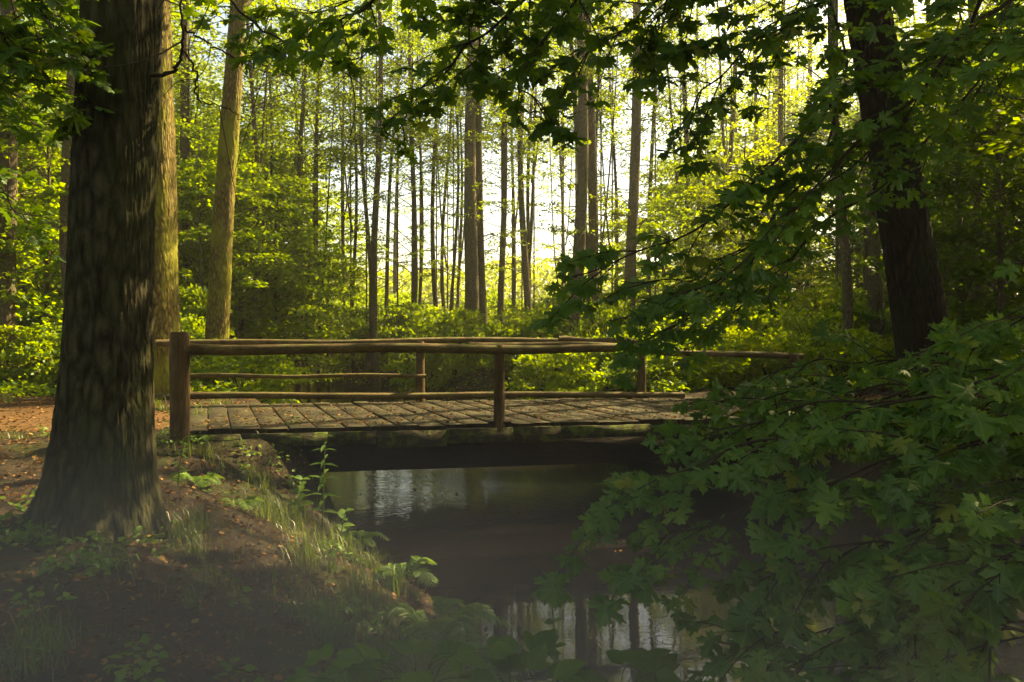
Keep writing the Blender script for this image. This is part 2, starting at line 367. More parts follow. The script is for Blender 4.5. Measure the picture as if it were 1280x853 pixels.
# edge boards under the plank ends (uneven drops)
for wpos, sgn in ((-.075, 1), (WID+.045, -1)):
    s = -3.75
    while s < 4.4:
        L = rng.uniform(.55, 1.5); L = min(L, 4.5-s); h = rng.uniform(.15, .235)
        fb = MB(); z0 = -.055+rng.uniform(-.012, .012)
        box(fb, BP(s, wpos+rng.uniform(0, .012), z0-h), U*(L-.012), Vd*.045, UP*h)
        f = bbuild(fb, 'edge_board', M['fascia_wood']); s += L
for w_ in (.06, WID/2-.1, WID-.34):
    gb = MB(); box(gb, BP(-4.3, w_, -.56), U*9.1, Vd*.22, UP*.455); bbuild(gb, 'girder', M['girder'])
for sx_ in (-3.72, 4.1):
    ab = MB()
    for k in range(6): box(ab, BP(sx_+(.02 if sx_ > 0 else -.03)*(k % 2), -.12-.02*(k % 3), -1.8+.22*k), U*.22, Vd*(WID+.25), UP*.212)
    bbuild(ab, 'abutment', M['girder'])
def log(name, pts, r0, r1, mat, sides=14, wob=.20, lab=None):
    mb = MB(); c = catmull(pts, 46); L = np.linspace(0, 1, 46)
    c = c+np.stack([np.zeros(46), .012*np.sin(7*L+pts[0][0]), .012*np.sin(11*L+pts[0][1])], -1)
    rad = r0+(r1-r0)*L
    ph = rng.uniform(0, 9)
    tube(mb, c, rad, sides, disp=lambda th, z, r: r*wob*(fbm(np.cos(th)*1.2+ph, np.sin(th)*1.2, np.linspace(0, 9, 46)[:, None], 3)-.5)*2)
    o = bbuild(mb, name, mat, True)
    if lab: o['label'] = lab
    return o
def post(x, w_, z0, z1, r, lab=None, lean=0):
    s_ = x
    b = BP(s_, w_, z0); t = BP(s_+lean, w_, z1)
    mb = MB(); n = 40; c = b+(t-b)*np.linspace(0, 1, n)[:, None]; ph = rng.uniform(0, 9)
    rad = np.full(n, r)*(1.06-.1*np.linspace(0, 1, n)); rad[-1] *= .86; rad[-2] *= .96
    tube(mb, c, rad, 18, disp=lambda th, z, q: q*.16*(fbm(np.cos(th)*2+ph, np.sin(th)*2, z*1.2, 3)-.5)*2)
    o = bbuild(mb, 'post', M['post_wood'], True)
    if lab: o['label'] = lab
post(-3.83, -.04, -.75, 1.17, .115, 'thick split post at the near left end of the bridge', .0)
post(0.0, -.015, -.10, 1.0, .068, 'near middle post carrying the handrail')
post(4.1, .0, -.5, .86, .075)
FW = WID-.1
post(-3.95, FW, -.4, 1.13, .085); post(-.17, FW, -.1, 1.0, .072); post(3.7, FW, -.1, .98, .072)
pe = MB(); box(pe, BP(-.12, -.06, .0), U*.26, Vd*.12, UP*.035); bbuild(pe, 'post_foot', M['girder'])
# handrails
log('handrail', [BP(-3.75, -.03, .965), BP(-2, -.05, .965), BP(0, -.045, .955), BP(1.6, -.03, .945)], .066, .052, M['rail_wood'])
log('handrail', [BP(-.35, .075, 1.0), BP(1.2, .06, .985), BP(2.4, .04, .90), BP(4.25, .02, .815)], .045, .042, M['rail_wood'])
log('handrail', [BP(-4.3, FW+.09, .98), BP(-2, FW+.09, .985), BP(.4, FW+.09, 1.01), BP(2.9, FW+.09, 1.0)], .055, .045, M['rail_wood'])
log('handrail', [BP(2.2, FW+.0, 1.03), BP(3.9, FW, .98)], .05, .045, M['rail_wood'])
log('middle_rail', [BP(-4.0, FW-.10, .47), BP(-2, FW-.10, .45), BP(-.1, FW-.10, .44)], .036, .034, M['rail_wood'], 10)
log('kerb_log', [BP(-4.3, FW-.15, .16), BP(-2, FW-.15, .14), BP(.8, FW-.15, .10), BP(4.4, FW-.15, .06)], .055, .05, M['rail_wood'])

# ------------------------------------------------------------------ foliage makers
def clumps(n, per, ext, centre, leaf, rad=(.35, .8), flat=.22, shell=.5, mb=None, hfun=None, seed=0, shape=DIAMOND, twig=None, axis_r=0.0, updir=.8, jit=.55):
    """leaf clumps spread through an ellipsoid; each clump is a flattish spray of leaves"""
    r = np.random.default_rng(seed); mb = mb or MB()
    d = unit(r.normal(size=(n, 3))); q = r.uniform(shell, 1, n)**.6
    C = d*q[:, None]*np.array(ext)+np.array(centre)
    if hfun is not None: C = hfun(C, r)
    for k in range(n):
        m_ = int(per*r.uniform(.5, 1.4)); R_ = r.uniform(*rad)
        a = r.uniform(0, 2*PI, m_); q = np.sqrt(r.uniform(0, 1, m_))*R_
        out = C[k]-np.array(centre); out[2] *= .2; out = unit(out)
        p = C[k]+np.stack([q*np.cos(a), q*np.sin(a), r.normal(0, flat*R_*.6, m_)-.22*q*q/R_], -1)
        nrm = unit(np.stack([r.normal(0, jit, m_), r.normal(0, jit, m_), np.full(m_, updir)], -1))
        tip = unit(np.stack([np.cos(a), np.sin(a), r.normal(-.25, .3, m_)], -1)+out*.5)
        leaves(mb, p, nrm, tip, leaf*r.uniform(.6, 1.25, m_), shape)
        if twig is not None and (k % 2 == 0 or n < 60):
            st = np.array([centre[0], centre[1], C[k][2]-np.hypot(*(C[k]-centre)[:2])*r.uniform(.1, .8)])
            mid = (st+C[k])/2+np.array([0, 0, .12])
            tube(twig, catmull([st, mid, C[k]], 6), np.linspace(.018, .006, 6), 4, cap=False)
    return mb

# crowns (shared meshes) for the tall slender trees: unit is metres, base of trunk at origin, trees ~17 m
CROWN = []; CTW = []
for k in range(7):
    tw = MB(); mb = MB()
    clumps(42 if k < 5 else 15, 100, (2.2, 2.2, 4.6), (0, 0, 13.2), .13, (.45, .95), seed=20+k, mb=mb, twig=tw)
    clumps(15 if k < 5 else 5, 70, (1.5, 1.5, 4.6), (0, 0, 7.2), .11, (.25, .5), seed=40+k, mb=mb, twig=tw)
    rb = np.random.default_rng(900+k)
    for q in range(16):
        zb = rb.uniform(2.2, 11); an = rb.uniform(0, 2*PI); L = rb.uniform(.4, 1.5); e = np.array([math.cos(an)*L, math.sin(an)*L, zb+rb.uniform(-.1, .7)*L])
        tube(tw, catmull([[0, 0, zb], (e+[0, 0, zb])/2+rb.normal(0, .08, 3), e], 7), np.linspace(.02, .005, 7), 4, cap=False)
    tube(tw, [[0, 0, 2.1], [.02, 0, 9], [0, 0, 17]], [.035, .03, .01], 5)
    CROWN.append(mb.mesh('crown', M['leaf_forest'] if k != 3 else M['leaf_gold'])); CTW.append(tw.mesh('limb', M['bark_thin'], True))
YOUNG = []; YTW = []
for k in range(5):
    tw = MB(); mb = MB()
    clumps(95, 95, (1.9, 1.9, 3.3), (0, 0, 3.7), .125, (.22, .55), seed=60+k, mb=mb, twig=tw, shell=.25)
    tube(tw, [[0, 0, .3], [.02, 0, 3], [0, 0, 6.2]], [.03, .02, .008], 5)
    YOUNG.append(mb); YTW.append(tw.mesh('limb', M['bark_thin'], True))
YM = {c: [y.mesh('crown', M[c]) for y in YOUNG] for c in ('leaf_shrub', 'leaf_dark', 'leaf_gold')}
SHR = []
for k in range(6):
    tw = MB(); mb = MB()
    clumps(46, 80, (1.15, 1.05, .75), (0, 0, .75), .105, (.18, .42), seed=80+k, mb=mb, shell=.35, jit=.8, updir=.7,
           hfun=lambda C, r: np.stack([C[:, 0], C[:, 1], np.abs(C[:, 2])+.05], -1))
    for q in range(9):
        a = rng.uniform(0, 2*PI); e = np.array([math.cos(a)*.7, math.sin(a)*.7, rng.uniform(.7, 1.3)])
        tube(tw, catmull([[0, 0, -.1], e*[.3, .3, .6], e], 6), np.linspace(.016, .005, 6), 4, cap=False)
    SHR.append(mb); 
    SHR[-1].tw = tw.mesh('stem', M['twig'], True)
SM = {c: [y.mesh('foliage', M[c]) for y in SHR] for c in ('leaf_shrub', 'leaf_dark', 'leaf_gold')}
HERB = []
for k in range(4):
    mb = MB(); r = np.random.default_rng(200+k)
    n = 420; a = r.uniform(0, 2*PI, n); q = np.sqrt(r.uniform(0, 1, n))*.6
    p = np.stack([q*np.cos(a), q*np.sin(a), .04+r.uniform(0, .36, n)*(1-q)], -1)
    leaves(mb, p, np.stack([r.normal(0, .5, n), r.normal(0, .5, n), np.ones(n)], -1), np.stack([np.cos(a), np.sin(a), r.normal(0, .3, n)], -1), r.uniform(.06, .13, n), OVATE)
    HERB.append(mb.mesh('herb', M['leaf_plant']))

occ = []   # trunk positions
def ordinal(n):
    return {1: 'first', 2: 'second', 3: 'third', 4: 'fourth', 5: 'fifth', 6: 'sixth', 7: 'seventh', 8: 'eighth', 9: 'ninth', 10: 'tenth'}.get(n, str(n)+('th' if n % 100 in (11, 12, 13) or n % 10 > 3 or n % 10 == 0 else {1: 'st', 2: 'nd', 3: 'rd'}[n % 10]))

def trunk_mesh(px_b, px_t, d, r, H, bend=0.1, mat='bark_thin', sides=12, rows=30, flare=.25, big=False, d2=None):
    X0 = (px_b-640)/F*d; z0 = gz(X0, d)
    ztop = EYE+HZ/F*d; X1 = (px_t-640)/F*d
    sl = (X1-X0)/(ztop-z0)
    t = np.linspace(0, 1, rows)**(1.3 if big else 1.0)
    z = -.25+(H+.25)*t; x = sl*z+bend*np.sin(z*.35+X0*3)*np.minimum(z/3, 1); y = bend*np.sin(z*.27+X0*5)*np.minimum(z/3, 1)
    rad = r*(1-.62*np.clip(z/H, 0, 1))*(1+flare*np.exp(-np.maximum(z, 0)/(r*1.6)))
    mb = MB(); ph = X0*3.1
    if big:
        def disp(th, zz, q):
            cx, sy = np.cos(th), np.sin(th)
            but = .20*np.maximum(0, np.cos(th*5+ph+.6*np.sin(2*th)))**2*np.exp(-np.maximum(zz, 0)/(r*1.1))
            lump = .10*(fbm(cx*1.1+ph, sy*1.1, zz*.5, 3)-.5)*2
            fur = fbm(cx*r*42+ph, sy*r*42, zz*5.5+.8*fbm(cx*3, sy*3, zz*2, 2), 4); fur = np.abs(fur-.5)*2.2
            return q*(but+lump)+.014*(np.minimum(fur*2.4, 1)-.5)
        tube(mb, np.stack([x, y, z], -1), rad, sides, disp=disp)
    else:
        tube(mb, np.stack([x, y, z], -1), rad, sides, disp=lambda th, zz, q: q*.18*(fbm(np.cos(th)*1.4+ph, np.sin(th)*1.4, zz*.6, 2)-.5))
    return mb.mesh('trunk', M[mat], True), X0, z0, sl

def slender(px_b, px_t, d, r, H, label, group=None, kind=None, name='slender_tree', bend=.10, mat='bark_thin', cscale=1, gold=False, crown=True):
    me, X0, z0, sl = trunk_mesh(px_b, px_t, d, r, H, bend, mat)
    o = empty(name, (X0, d, z0)); tag(o, label, 'tree', group); occ.append((X0, d))
    link_mesh('trunk', me, o)
    if crown and rng.random() < .4:
        zf = rng.uniform(3, 8); sg = rng.choice([-1, 1]); fm = MB(); zz = np.linspace(0, H*.9-zf, 16)
        tube(fm, np.stack([sl*(zf+zz)+sg*(.10+.09*zz**.85)-sg*.1*np.exp(-zz), .05*np.sin(zz), zf+zz], -1), r*.5*(1-.7*zz/zz[-1]), 8); fm.build('fork', M[mat], o, True)
    if crown:
        k = int(rng.integers(5, 7)) if rng.random() < (.3 if px_b > 760 else .12) else int(rng.choice([0, 1, 2, 4, 3], p=[.23, .23, .22, .22, .1])); s_ = H/18*cscale; a = rng.uniform(0, 6.28)
        off = (sl*H*.65, 0, 0)
        link_mesh('crown', CROWN[k], o, off, (0, 0, a), (s_*1.05, s_*1.05, H/18))
        link_mesh('limb', CTW[k], o, off, (0, 0, a), (s_*1.05, s_*1.05, H/18))
    return o

# ------------------------------------------------------------------ big near trees
def big_tree(name, px_b, px_t, d, r, H, mat, label, cmat, climbs, flare=.55, sides=150, rows=420, seed=1, crown_r=3.2, nz=5.2, nleaf=120, leaf=.13, nclump=60):
    me, X0, z0, sl = trunk_mesh(px_b, px_t, d, r, H, .03, mat, sides, rows, flare, True)
    o = empty(name, (X0, d, z0)); tag(o, label, 'tree'); occ.append((X0, d)); link_mesh('trunk', me, o)
    r_ = np.random.default_rng(seed); tw = MB(); lf = MB()
    for k in range(climbs):
        zb = r_.uniform(nz, H*.85); a = r_.uniform(0, 2*PI); L = r_.uniform(.6, 1.0)*crown_r
        st = np.array([sl*zb, 0, zb]); e = st+np.array([math.cos(a)*L, math.sin(a)*L, r_.uniform(.1, .9)*L*.6])
        mid = (st+e)/2+np.array([0, 0, .25*L]); c = catmull([st, mid, e], 12); tube(tw, c, np.linspace(.09, .015, 12)*(1.2-zb/H*.5), 7)
        for q in range(nclump//climbs):
            cc = c[r_.integers(4, 12)]+r_.normal(0, .45, 3); m_ = nleaf; aa = r_.uniform(0, 2*PI, m_); R_ = r_.uniform(.5, 1.0); qq = np.sqrt(r_.uniform(0, 1, m_))*R_
            p = cc+np.stack([qq*np.cos(aa), qq*np.sin(aa), r_.normal(0, .08, m_)-.2*qq], -1)
            leaves(lf, p, np.stack([r_.normal(0, .5, m_), r_.normal(0, .5, m_), np.full(m_, .8)], -1), np.stack([np.cos(aa), np.sin(aa), r_.normal(-.3, .3, m_)], -1), leaf*r_.uniform(.7, 1.2, m_), OVATE if d < 8 else DIAMOND)
    tw.build('limb', M['bark_oak'], o, True); lf.build('crown', M[cmat], o)
    return o, X0, z0
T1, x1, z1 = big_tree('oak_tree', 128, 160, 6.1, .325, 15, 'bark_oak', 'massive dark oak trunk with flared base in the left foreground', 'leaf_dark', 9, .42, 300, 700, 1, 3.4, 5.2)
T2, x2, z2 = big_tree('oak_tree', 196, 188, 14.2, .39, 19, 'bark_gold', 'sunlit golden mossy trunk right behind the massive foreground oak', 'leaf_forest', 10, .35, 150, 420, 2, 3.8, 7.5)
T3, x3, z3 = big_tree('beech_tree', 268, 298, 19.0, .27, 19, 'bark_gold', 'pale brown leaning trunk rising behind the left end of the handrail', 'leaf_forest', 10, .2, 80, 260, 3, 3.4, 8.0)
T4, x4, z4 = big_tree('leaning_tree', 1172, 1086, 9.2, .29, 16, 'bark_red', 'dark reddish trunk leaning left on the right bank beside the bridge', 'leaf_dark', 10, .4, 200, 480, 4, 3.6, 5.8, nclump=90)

# ------------------------------------------------------------------ grove
grove = [  # px base, px top, depth, radius, label
 (588, 592, 28, .27, 'thick straight grey trunk right of centre in the bright gap, tallest behind the middle rail'),
 (606, 594, 29, .17, 'curved trunk leaning against the right side of the thickest central trunk'),
 (627, 628, 31, .14, 'straight thin trunk next right of the curved central trunk'),
 (661, 648, 33, .17, 'trunk leaning left at the right edge of the central group, in front of white sky'),
 (657, 672, 34, .10, 'thin trunk crossing the leaning one at the right edge of the central group'),
 (641, 640, 36, .09, 'very thin straight trunk in the gap between two central trunks'),
 (722, 720, 22, .19, 'left one of the dark close pair of trunks right of the sky gap'),
 (737, 737, 22.6, .17, 'right one of the dark close pair of trunks right of the sky gap'),
 (747, 752, 27, .07, 'thin stem just right of the dark close pair of trunks'),
 (788, 794, 25, .20, 'brown trunk between the dark pair and the right maple foliage'),
 (766, 765, 33, .08, 'thin pole trunk between the dark pair and the brown trunk'),
 (810, 822, 30, .10, 'thin trunk leaning right beyond the far right bridge post'),
 (470, 471, 30, .16, 'dark straight trunk left of the bright gap'),
 (459, 458, 33, .11, 'thin trunk touching the left side of the dark straight trunk'),
 (443, 437, 34, .09, 'thin leftmost pole of the grove behind the middle rail'),
 (429, 430, 37, .08, 'faint slim pole at the left border of the grove'),
 (478, 505, 35, .10, 'slim trunk slanting to the right behind the middle rail'),
 (516, 515, 33, .13, 'medium trunk above the far middle bridge post, left of a close pair'),
 (523, 526, 37, .09, 'slim trunk almost hidden beside the medium one over the far post'),
 (546, 545, 35, .12, 'straight slim trunk midway between the far bridge post and the central group'),
 (558, 560, 38, .10, 'first of three slim poles left of the thickest central trunk'),
 (566, 567, 34, .08, 'second of three slim poles left of the thickest central trunk'),
 (574, 573, 39, .09, 'third of three slim poles touching the thickest central trunk'),
 (696, 706, 38, .07, 'faint thin stem standing alone in the brightest sky gap'),
 (710, 700, 42, .07, 'thin stem left of the dark close pair at the edge of the sky gap'),
 (232, 236, 24, .16, 'grey trunk standing between the golden trunk and the pale leaning trunk'),
 (312, 318, 26, .10, 'slim trunk in leaves right of the pale leaning trunk'),
 (338, 330, 30, .10, 'slim trunk half lost in leaves at the left of the grove'),
 (372, 380, 28, .12, 'mid-sized trunk wrapped in leaves left of the grove'),
 (398, 396, 32, .09, 'thin trunk in leaves just left of the grove'),
 (96, 96, 17, .17, 'grey trunk hidden behind the left side of the foreground oak'),
 (6, 10, 17, .22, 'dark trunk at the extreme left edge above the path'),
 (52, 44, 22, .08, 'thin stem in the undergrowth left of the foreground oak'),
 (1058, 1050, 17, .11, 'thin dark trunk left of the leaning reddish tree'),
 (1098, 1084, 20, .20, 'brown trunk half hidden behind the leaning reddish tree'),
 (985, 980, 26, .12, 'slim trunk in leaves above the right end of the handrail'),
 (905, 915, 29, .12, 'slim trunk seen through maple leaves right of the far bridge post'),
 (860, 850, 27, .12, 'slim trunk seen through maple leaves above the handrail'),
 (940, 945, 34, .12, 'faint trunk in leaves between two slimmer ones on the right'),
 (1215, 1222, 19, .14, 'dark trunk in shade right of the leaning reddish tree'),
 (1262, 1250, 23, .13, 'dark slim trunk at the extreme right edge'),
 (1150, 1160, 28, .12, 'slim trunk emerging behind the leaning reddish tree'),
]
for (a, b, d, r, lab) in grove:
    slender(a, b, d, r, rng.uniform(15, 19), lab, 'slender trees of the wood behind the bridge', bend=.06+.16*rng.random(), cscale=rng.uniform(.85, 1.2)*(.75 if a > 800 else 1))
# wood further back and to the sides
r_ = np.random.default_rng(5); cnt = 0
def zone(px):
    for lim, t in ((100, 'far left behind the foreground oak'), (250, 'behind the golden trunk'), (420, 'in the leafy left part of the wood'), (560, 'left of the central trunks'), (700, 'behind the bright central gap'), (840, 'behind the dark close pair of trunks'), (1000, 'behind the maple foliage'), (1130, 'left of the leaning reddish tree'), (3000, 'right of the leaning reddish tree')):
        if px < lim: return t
tries = 0
while cnt < 104 and tries < 4000:
    tries += 1
    d = r_.uniform(24, 75); px = r_.uniform(-120, 1400); X = (px-640)/F*d
    if px > 760 and (d < 36 or r_.random() < .2): continue
    if 400 < px < 840 and (d < 40 or d > 52 or r_.random() < ((.74 if d > 44 else .9) if 430 < px < 730 else .3)): continue
    if in_water(X, d, 1.2) or min((X-a)**2+(d-b)**2 for a, b in occ) < 3.2: continue
    slender(px, px+r_.normal(0, 8), d, r_.uniform(.09, .2), r_.uniform(16, 23), 'tall slender tree deep in the wood '+zone(px), 'trees deep in the wood '+zone(px), bend=.1, cscale=1.25); cnt += 1
# trees beside and behind the photographer: unseen canopy added to shade the bank
for (x, y, H, lab) in ((9.5, 6.0, 15, 'a'), (8.2, 11.5, 16, 'b'), (11.5, 9.5, 17, 'c'), (7.0, 1.0, 15, 'd'), (13, 14.5, 17, 'e'), (-5, -1.5, 15, 'g'), (1, -5, 15, 'h'), (-7.5, 4.0, 15, 'i'), (11.5, 2.5, 16, 'j'), (16, 11, 17, 'k'), (6.6, 8.3, 15, ''), (7.4, 9.8, 16, ''), (10.2, 13.2, 16, ''), (-5.5, 5.2, 15, ''), (-3, -6, 15, ''), (4.5, -4, 14, ''), (-9, 0, 15, ''), (-1.5, -2.2, 14, ''), (-10.5, 7, 15, ''), (6, -1.5, 14, ''), (-6, -8, 16, ''), (0, -10, 16, ''), (9, -7, 16, '')):
    slender(640+x/max(y, .1)*F, 640, 1, .1, 1, '', crown=False) if False else None
    X0, d = x, y; z0 = gz(x, y)
    mb = MB(); z = np.linspace(-.25, H, 24); tube(mb, np.stack([.1*np.sin(z*.4), 0*z, z], -1), .24*(1-.6*z/H), 12)
    o = empty('canopy_tree', (x, y, z0)); tag(o, 'tall tree added outside the picture to shade the bank', 'tree', 'added canopy trees around the photographer'); occ.append((x, y))
    mb.build('trunk', M['bark_thin'], o, True)
    k = int(r_.integers(0, 5)); a = r_.uniform(0, 6.28)
    for cm, tm, sc_ in ((CROWN[k], CTW[k], (1.55, 1.55, .92)),):
        link_mesh('crown', cm, o, (0, 0, 0), (0, 0, a), sc_); link_mesh('limb', tm, o, (0, 0, 0), (0, 0, a), sc_)

# young leafy trees ------------------------------------------------
def young(px, d, s_, cm, label, group):
    X = (px-640)/F*d; z0 = gz(X, d); k = int(r_.integers(0, 5)); a = r_.uniform(0, 6.28)
    o = empty('young_tree', (X, d, z0)); tag(o, label, 'tree', group)
    mb = MB(); H = 6.6*s_; z = np.linspace(-.2, H, 16); tube(mb, np.stack([.06*np.sin(z*1.1+px), .05*np.cos(z*.9), z], -1), .055*s_*(1-.7*z/H), 8)
    mb.build('trunk', M['bark_thin'], o, True)
    link_mesh('crown', YM[cm][k], o, (0, 0, 0), (0, 0, a), (s_, s_, s_)); link_mesh('limb', YTW[k], o, (0, 0, 0), (0, 0, a), (s_, s_, s_))
    occ.append((X, d))
yl = [(250, 22, 1.0, 'leaf_forest'), (300, 24, 1.15, ''), (345, 25, 1.1, ''), (385, 27, .95, ''), (330, 30, 1.4, ''), (410, 33, .9, ''), (280, 32, 1.5, ''), (370, 38, 1.5, ''),
      (60, 19, 1.1, ''), (10, 22, 1.3, ''), (90, 26, 1.4, ''), (-40, 17, 1.2, ''), (30, 30, 1.8, ''), (230, 28, 1.5, ''), (150, 30, 1.6, ''), (190, 24, 1.2, ''),
      (830, 27, .9, ''), (880, 24, 1.0, ''), (930, 22, 1.0, ''), (1000, 27, .8, ''), (1080, 28, .9, ''), (1200, 16, 1.05, ''), (1250, 15, 1.1, ''),
      (1180, 24, 1.5, ''), (1240, 22, 1.5, ''), (1300, 18, 1.2, ''), (1050, 32, 1.7, ''), (960, 33, 1.6, ''), (900, 36, 1.6, ''), (1280, 27, 1.7, ''), (1340, 22, 1.5, ''), (1120, 36, 2.0, ''), (1400, 16, 1.2, ''),
      (850, 40, 1.6, ''), (330, 45, 2.0, ''), (250, 40, 2.0, ''), (1200, 36, 2.1, ''), (-10, 40, 2.2, ''), (80, 42, 2.2, ''), (430, 44, 1.2, ''), (770, 43, 1.3, '')]
for q, (px, d, s_, c_) in enumerate(yl):
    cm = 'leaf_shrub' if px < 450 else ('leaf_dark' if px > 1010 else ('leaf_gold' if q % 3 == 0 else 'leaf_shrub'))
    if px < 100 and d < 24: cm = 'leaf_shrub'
    young(px, d, s_, cm, 'bushy leafy young tree '+zone(px), 'bushy young trees '+zone(px))

# shrubs -----------------------------------------------------------
def shrub(x, y, s_, cm, label, group, hs=1.0):
    k = int(r_.integers(0, 6)); a = r_.uniform(0, 6.28); z0 = gz(x, y)
    o = empty('shrub', (x, y, z0)); tag(o, label, 'shrub', group)
    link_mesh('foliage', SM[cm][k], o, (0, 0, 0), (0, 0, a), (s_, s_, s_*hs)); link_mesh('stem', SHR[k].tw, o, (0, 0, 0), (0, 0, a), (s_, s_, s_*hs))
n = 0; tries = 0; sp_ = []
while n < 230 and tries < 6000:
    tries += 1
    d = 15+r_.random()**1.5*32; px = r_.uniform(-60, 1360); X = (px-640)/F*d
    if in_water(X, d, .55) or (X < -3 and d < 16.5) : continue
    if X > 3 and d < 16.3: continue
    if px < 390 and d < 20 and px > 240: pass
    if sp_ and min((X-a)**2+(d-b)**2 for a, b in sp_) < (.85+d*.010)**2: continue
    s_ = r_.uniform(.75, 1.15)*(1+max(0, d-22)*.02); hs = r_.uniform(1.0, 1.5)
    if d < 19: hs = r_.uniform(.75, 1.0)
    sp_.append((X, d)); c_ = 'leaf_gold' if (r_.random() < .12) else ('leaf_dark' if (px > 1080 or r_.random() < .2) else 'leaf_shrub')
    row = 'nearest row' if d < 21 else ('middle rows' if d < 32 else 'farthest rows')
    shrub(X, d, s_, c_, 'leafy shrub in the '+row+' of undergrowth '+zone(px), 'shrubs in the '+row+' '+zone(px), hs); n += 1
for (px_, d_, s_) in ((560, 21, 1.0), (600, 19, .95), (640, 18.2, .85), (690, 18, .85), (740, 17.4, .8), (535, 25, 1.2), (660, 22, 1.1), (880, 17.2, .75), (960, 17, .75)):
    X_ = (px_-640)/F*d_
    if not in_water(X_, d_, .3): shrub(X_, d_, s_, 'leaf_shrub', 'leafy shrub', 'shrubs', 1.1)
# sunlit field edge and distant wood beyond the gap
mb = MB(); r = np.random.default_rng(9); n = 70000
x = r.uniform(-75, 75, n); y = r.uniform(78, 96, n); hh = (4.5+5*fbm(x*.09, x*0, 3, 3)+2.0*vnoise(x*.5, y*.2, 1)); z = r.uniform(0, 1, n)**.8*hh
leaves(mb, np.stack([x, y, z], -1), r.normal(size=(n, 3))+[0, 0, .6], r.normal(size=(n, 3)), r.uniform(.35, .7, n), DIAMOND)
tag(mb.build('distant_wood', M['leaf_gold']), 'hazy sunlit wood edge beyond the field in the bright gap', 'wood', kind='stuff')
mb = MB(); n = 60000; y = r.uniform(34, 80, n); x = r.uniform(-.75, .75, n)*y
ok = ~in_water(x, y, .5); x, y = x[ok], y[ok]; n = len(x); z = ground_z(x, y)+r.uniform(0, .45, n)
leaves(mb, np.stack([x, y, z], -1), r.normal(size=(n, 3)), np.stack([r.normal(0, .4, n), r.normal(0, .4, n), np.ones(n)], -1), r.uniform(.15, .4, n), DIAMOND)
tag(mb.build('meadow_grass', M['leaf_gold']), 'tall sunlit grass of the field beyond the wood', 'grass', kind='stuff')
# ground cover on the far banks
mb = MB(); n = 60000; y = 14.5+r.random(n)**1.4*22; x = r.uniform(-.72, .8, n)*y
pathm = ((x > 3.2) & (y < 16.2)) | ((x < -3.9) & (y < 14.6))
ok = ~in_water(x, y, .12) & ~pathm; x, y = x[ok], y[ok]; n = len(x); z = ground_z(x, y)+r.uniform(0, .3, n)**1.2
leaves(mb, np.stack([x, y, z], -1), np.stack([r.normal(0, .6, n), r.normal(0, .6, n), np.ones(n)], -1), np.stack([r.normal(0, .6, n), r.normal(0, .6, n), r.uniform(0, .8, n)], -1), r.uniform(.06, .13, n), DIAMOND)
tag(mb.build('ground_cover', M['leaf_shrub']), 'low green ground cover under the shrubs beyond the bridge', 'ground cover', kind='stuff')

LM = [(0, 'the left picture edge'), (97, 'the grey trunk behind the oak'), (207, 'the golden trunk'), (275, 'the pale leaning trunk'), (372, 'the mid-sized leafy trunk'), (430, "the grove's left border"),
      (470, 'the dark straight trunk'), (533, 'the far middle post'), (590, 'the thickest central trunk'), (657, 'the two crossing trunks'), (728, 'the dark close pair'), (793, 'the far right post'),
      (905, 'the slim trunk behind maple leaves'), (1000, "the handrail's right end"), (1058, 'the thin dark trunk'), (1140, 'the leaning reddish tree'), (1280, 'the right picture edge')]
buckets = {}
for o in list(COL.objects):
    if o.parent is None and o.get('label') and (o.name.startswith(('shrub', 'young_tree')) or o['label'].startswith('tall slender tree deep')):
        px = 640+F*o.location.x/o.location.y; lm = min(LM, key=lambda t: abs(t[0]-px)); kind = 'leafy shrub' if o.name.startswith('shrub') else ('bushy young tree' if o.name.startswith('young') else 'tall slender tree')
        buckets.setdefault((kind, lm[1], 'left' if px < lm[0] else 'right'), []).append((o.location.y, o))
for (kind, lm, side), L_ in buckets.items():
    L_.sort(key=lambda t: t[0])
    for q, (_, o) in enumerate(L_):
        o['label'] = kind+' just '+side+' of '+lm+(', frontmost there' if q == 0 else ', '+ordinal(q+1)+' from the front') if len(L_) > 1 else 'only '+kind+' just '+side+' of '+lm
        o['group'] = {'leafy shrub': 'shrubs of the undergrowth', 'bushy young tree': 'bushy young trees in the wood', 'tall slender tree': 'tall slender trees deep in the wood'}[kind]

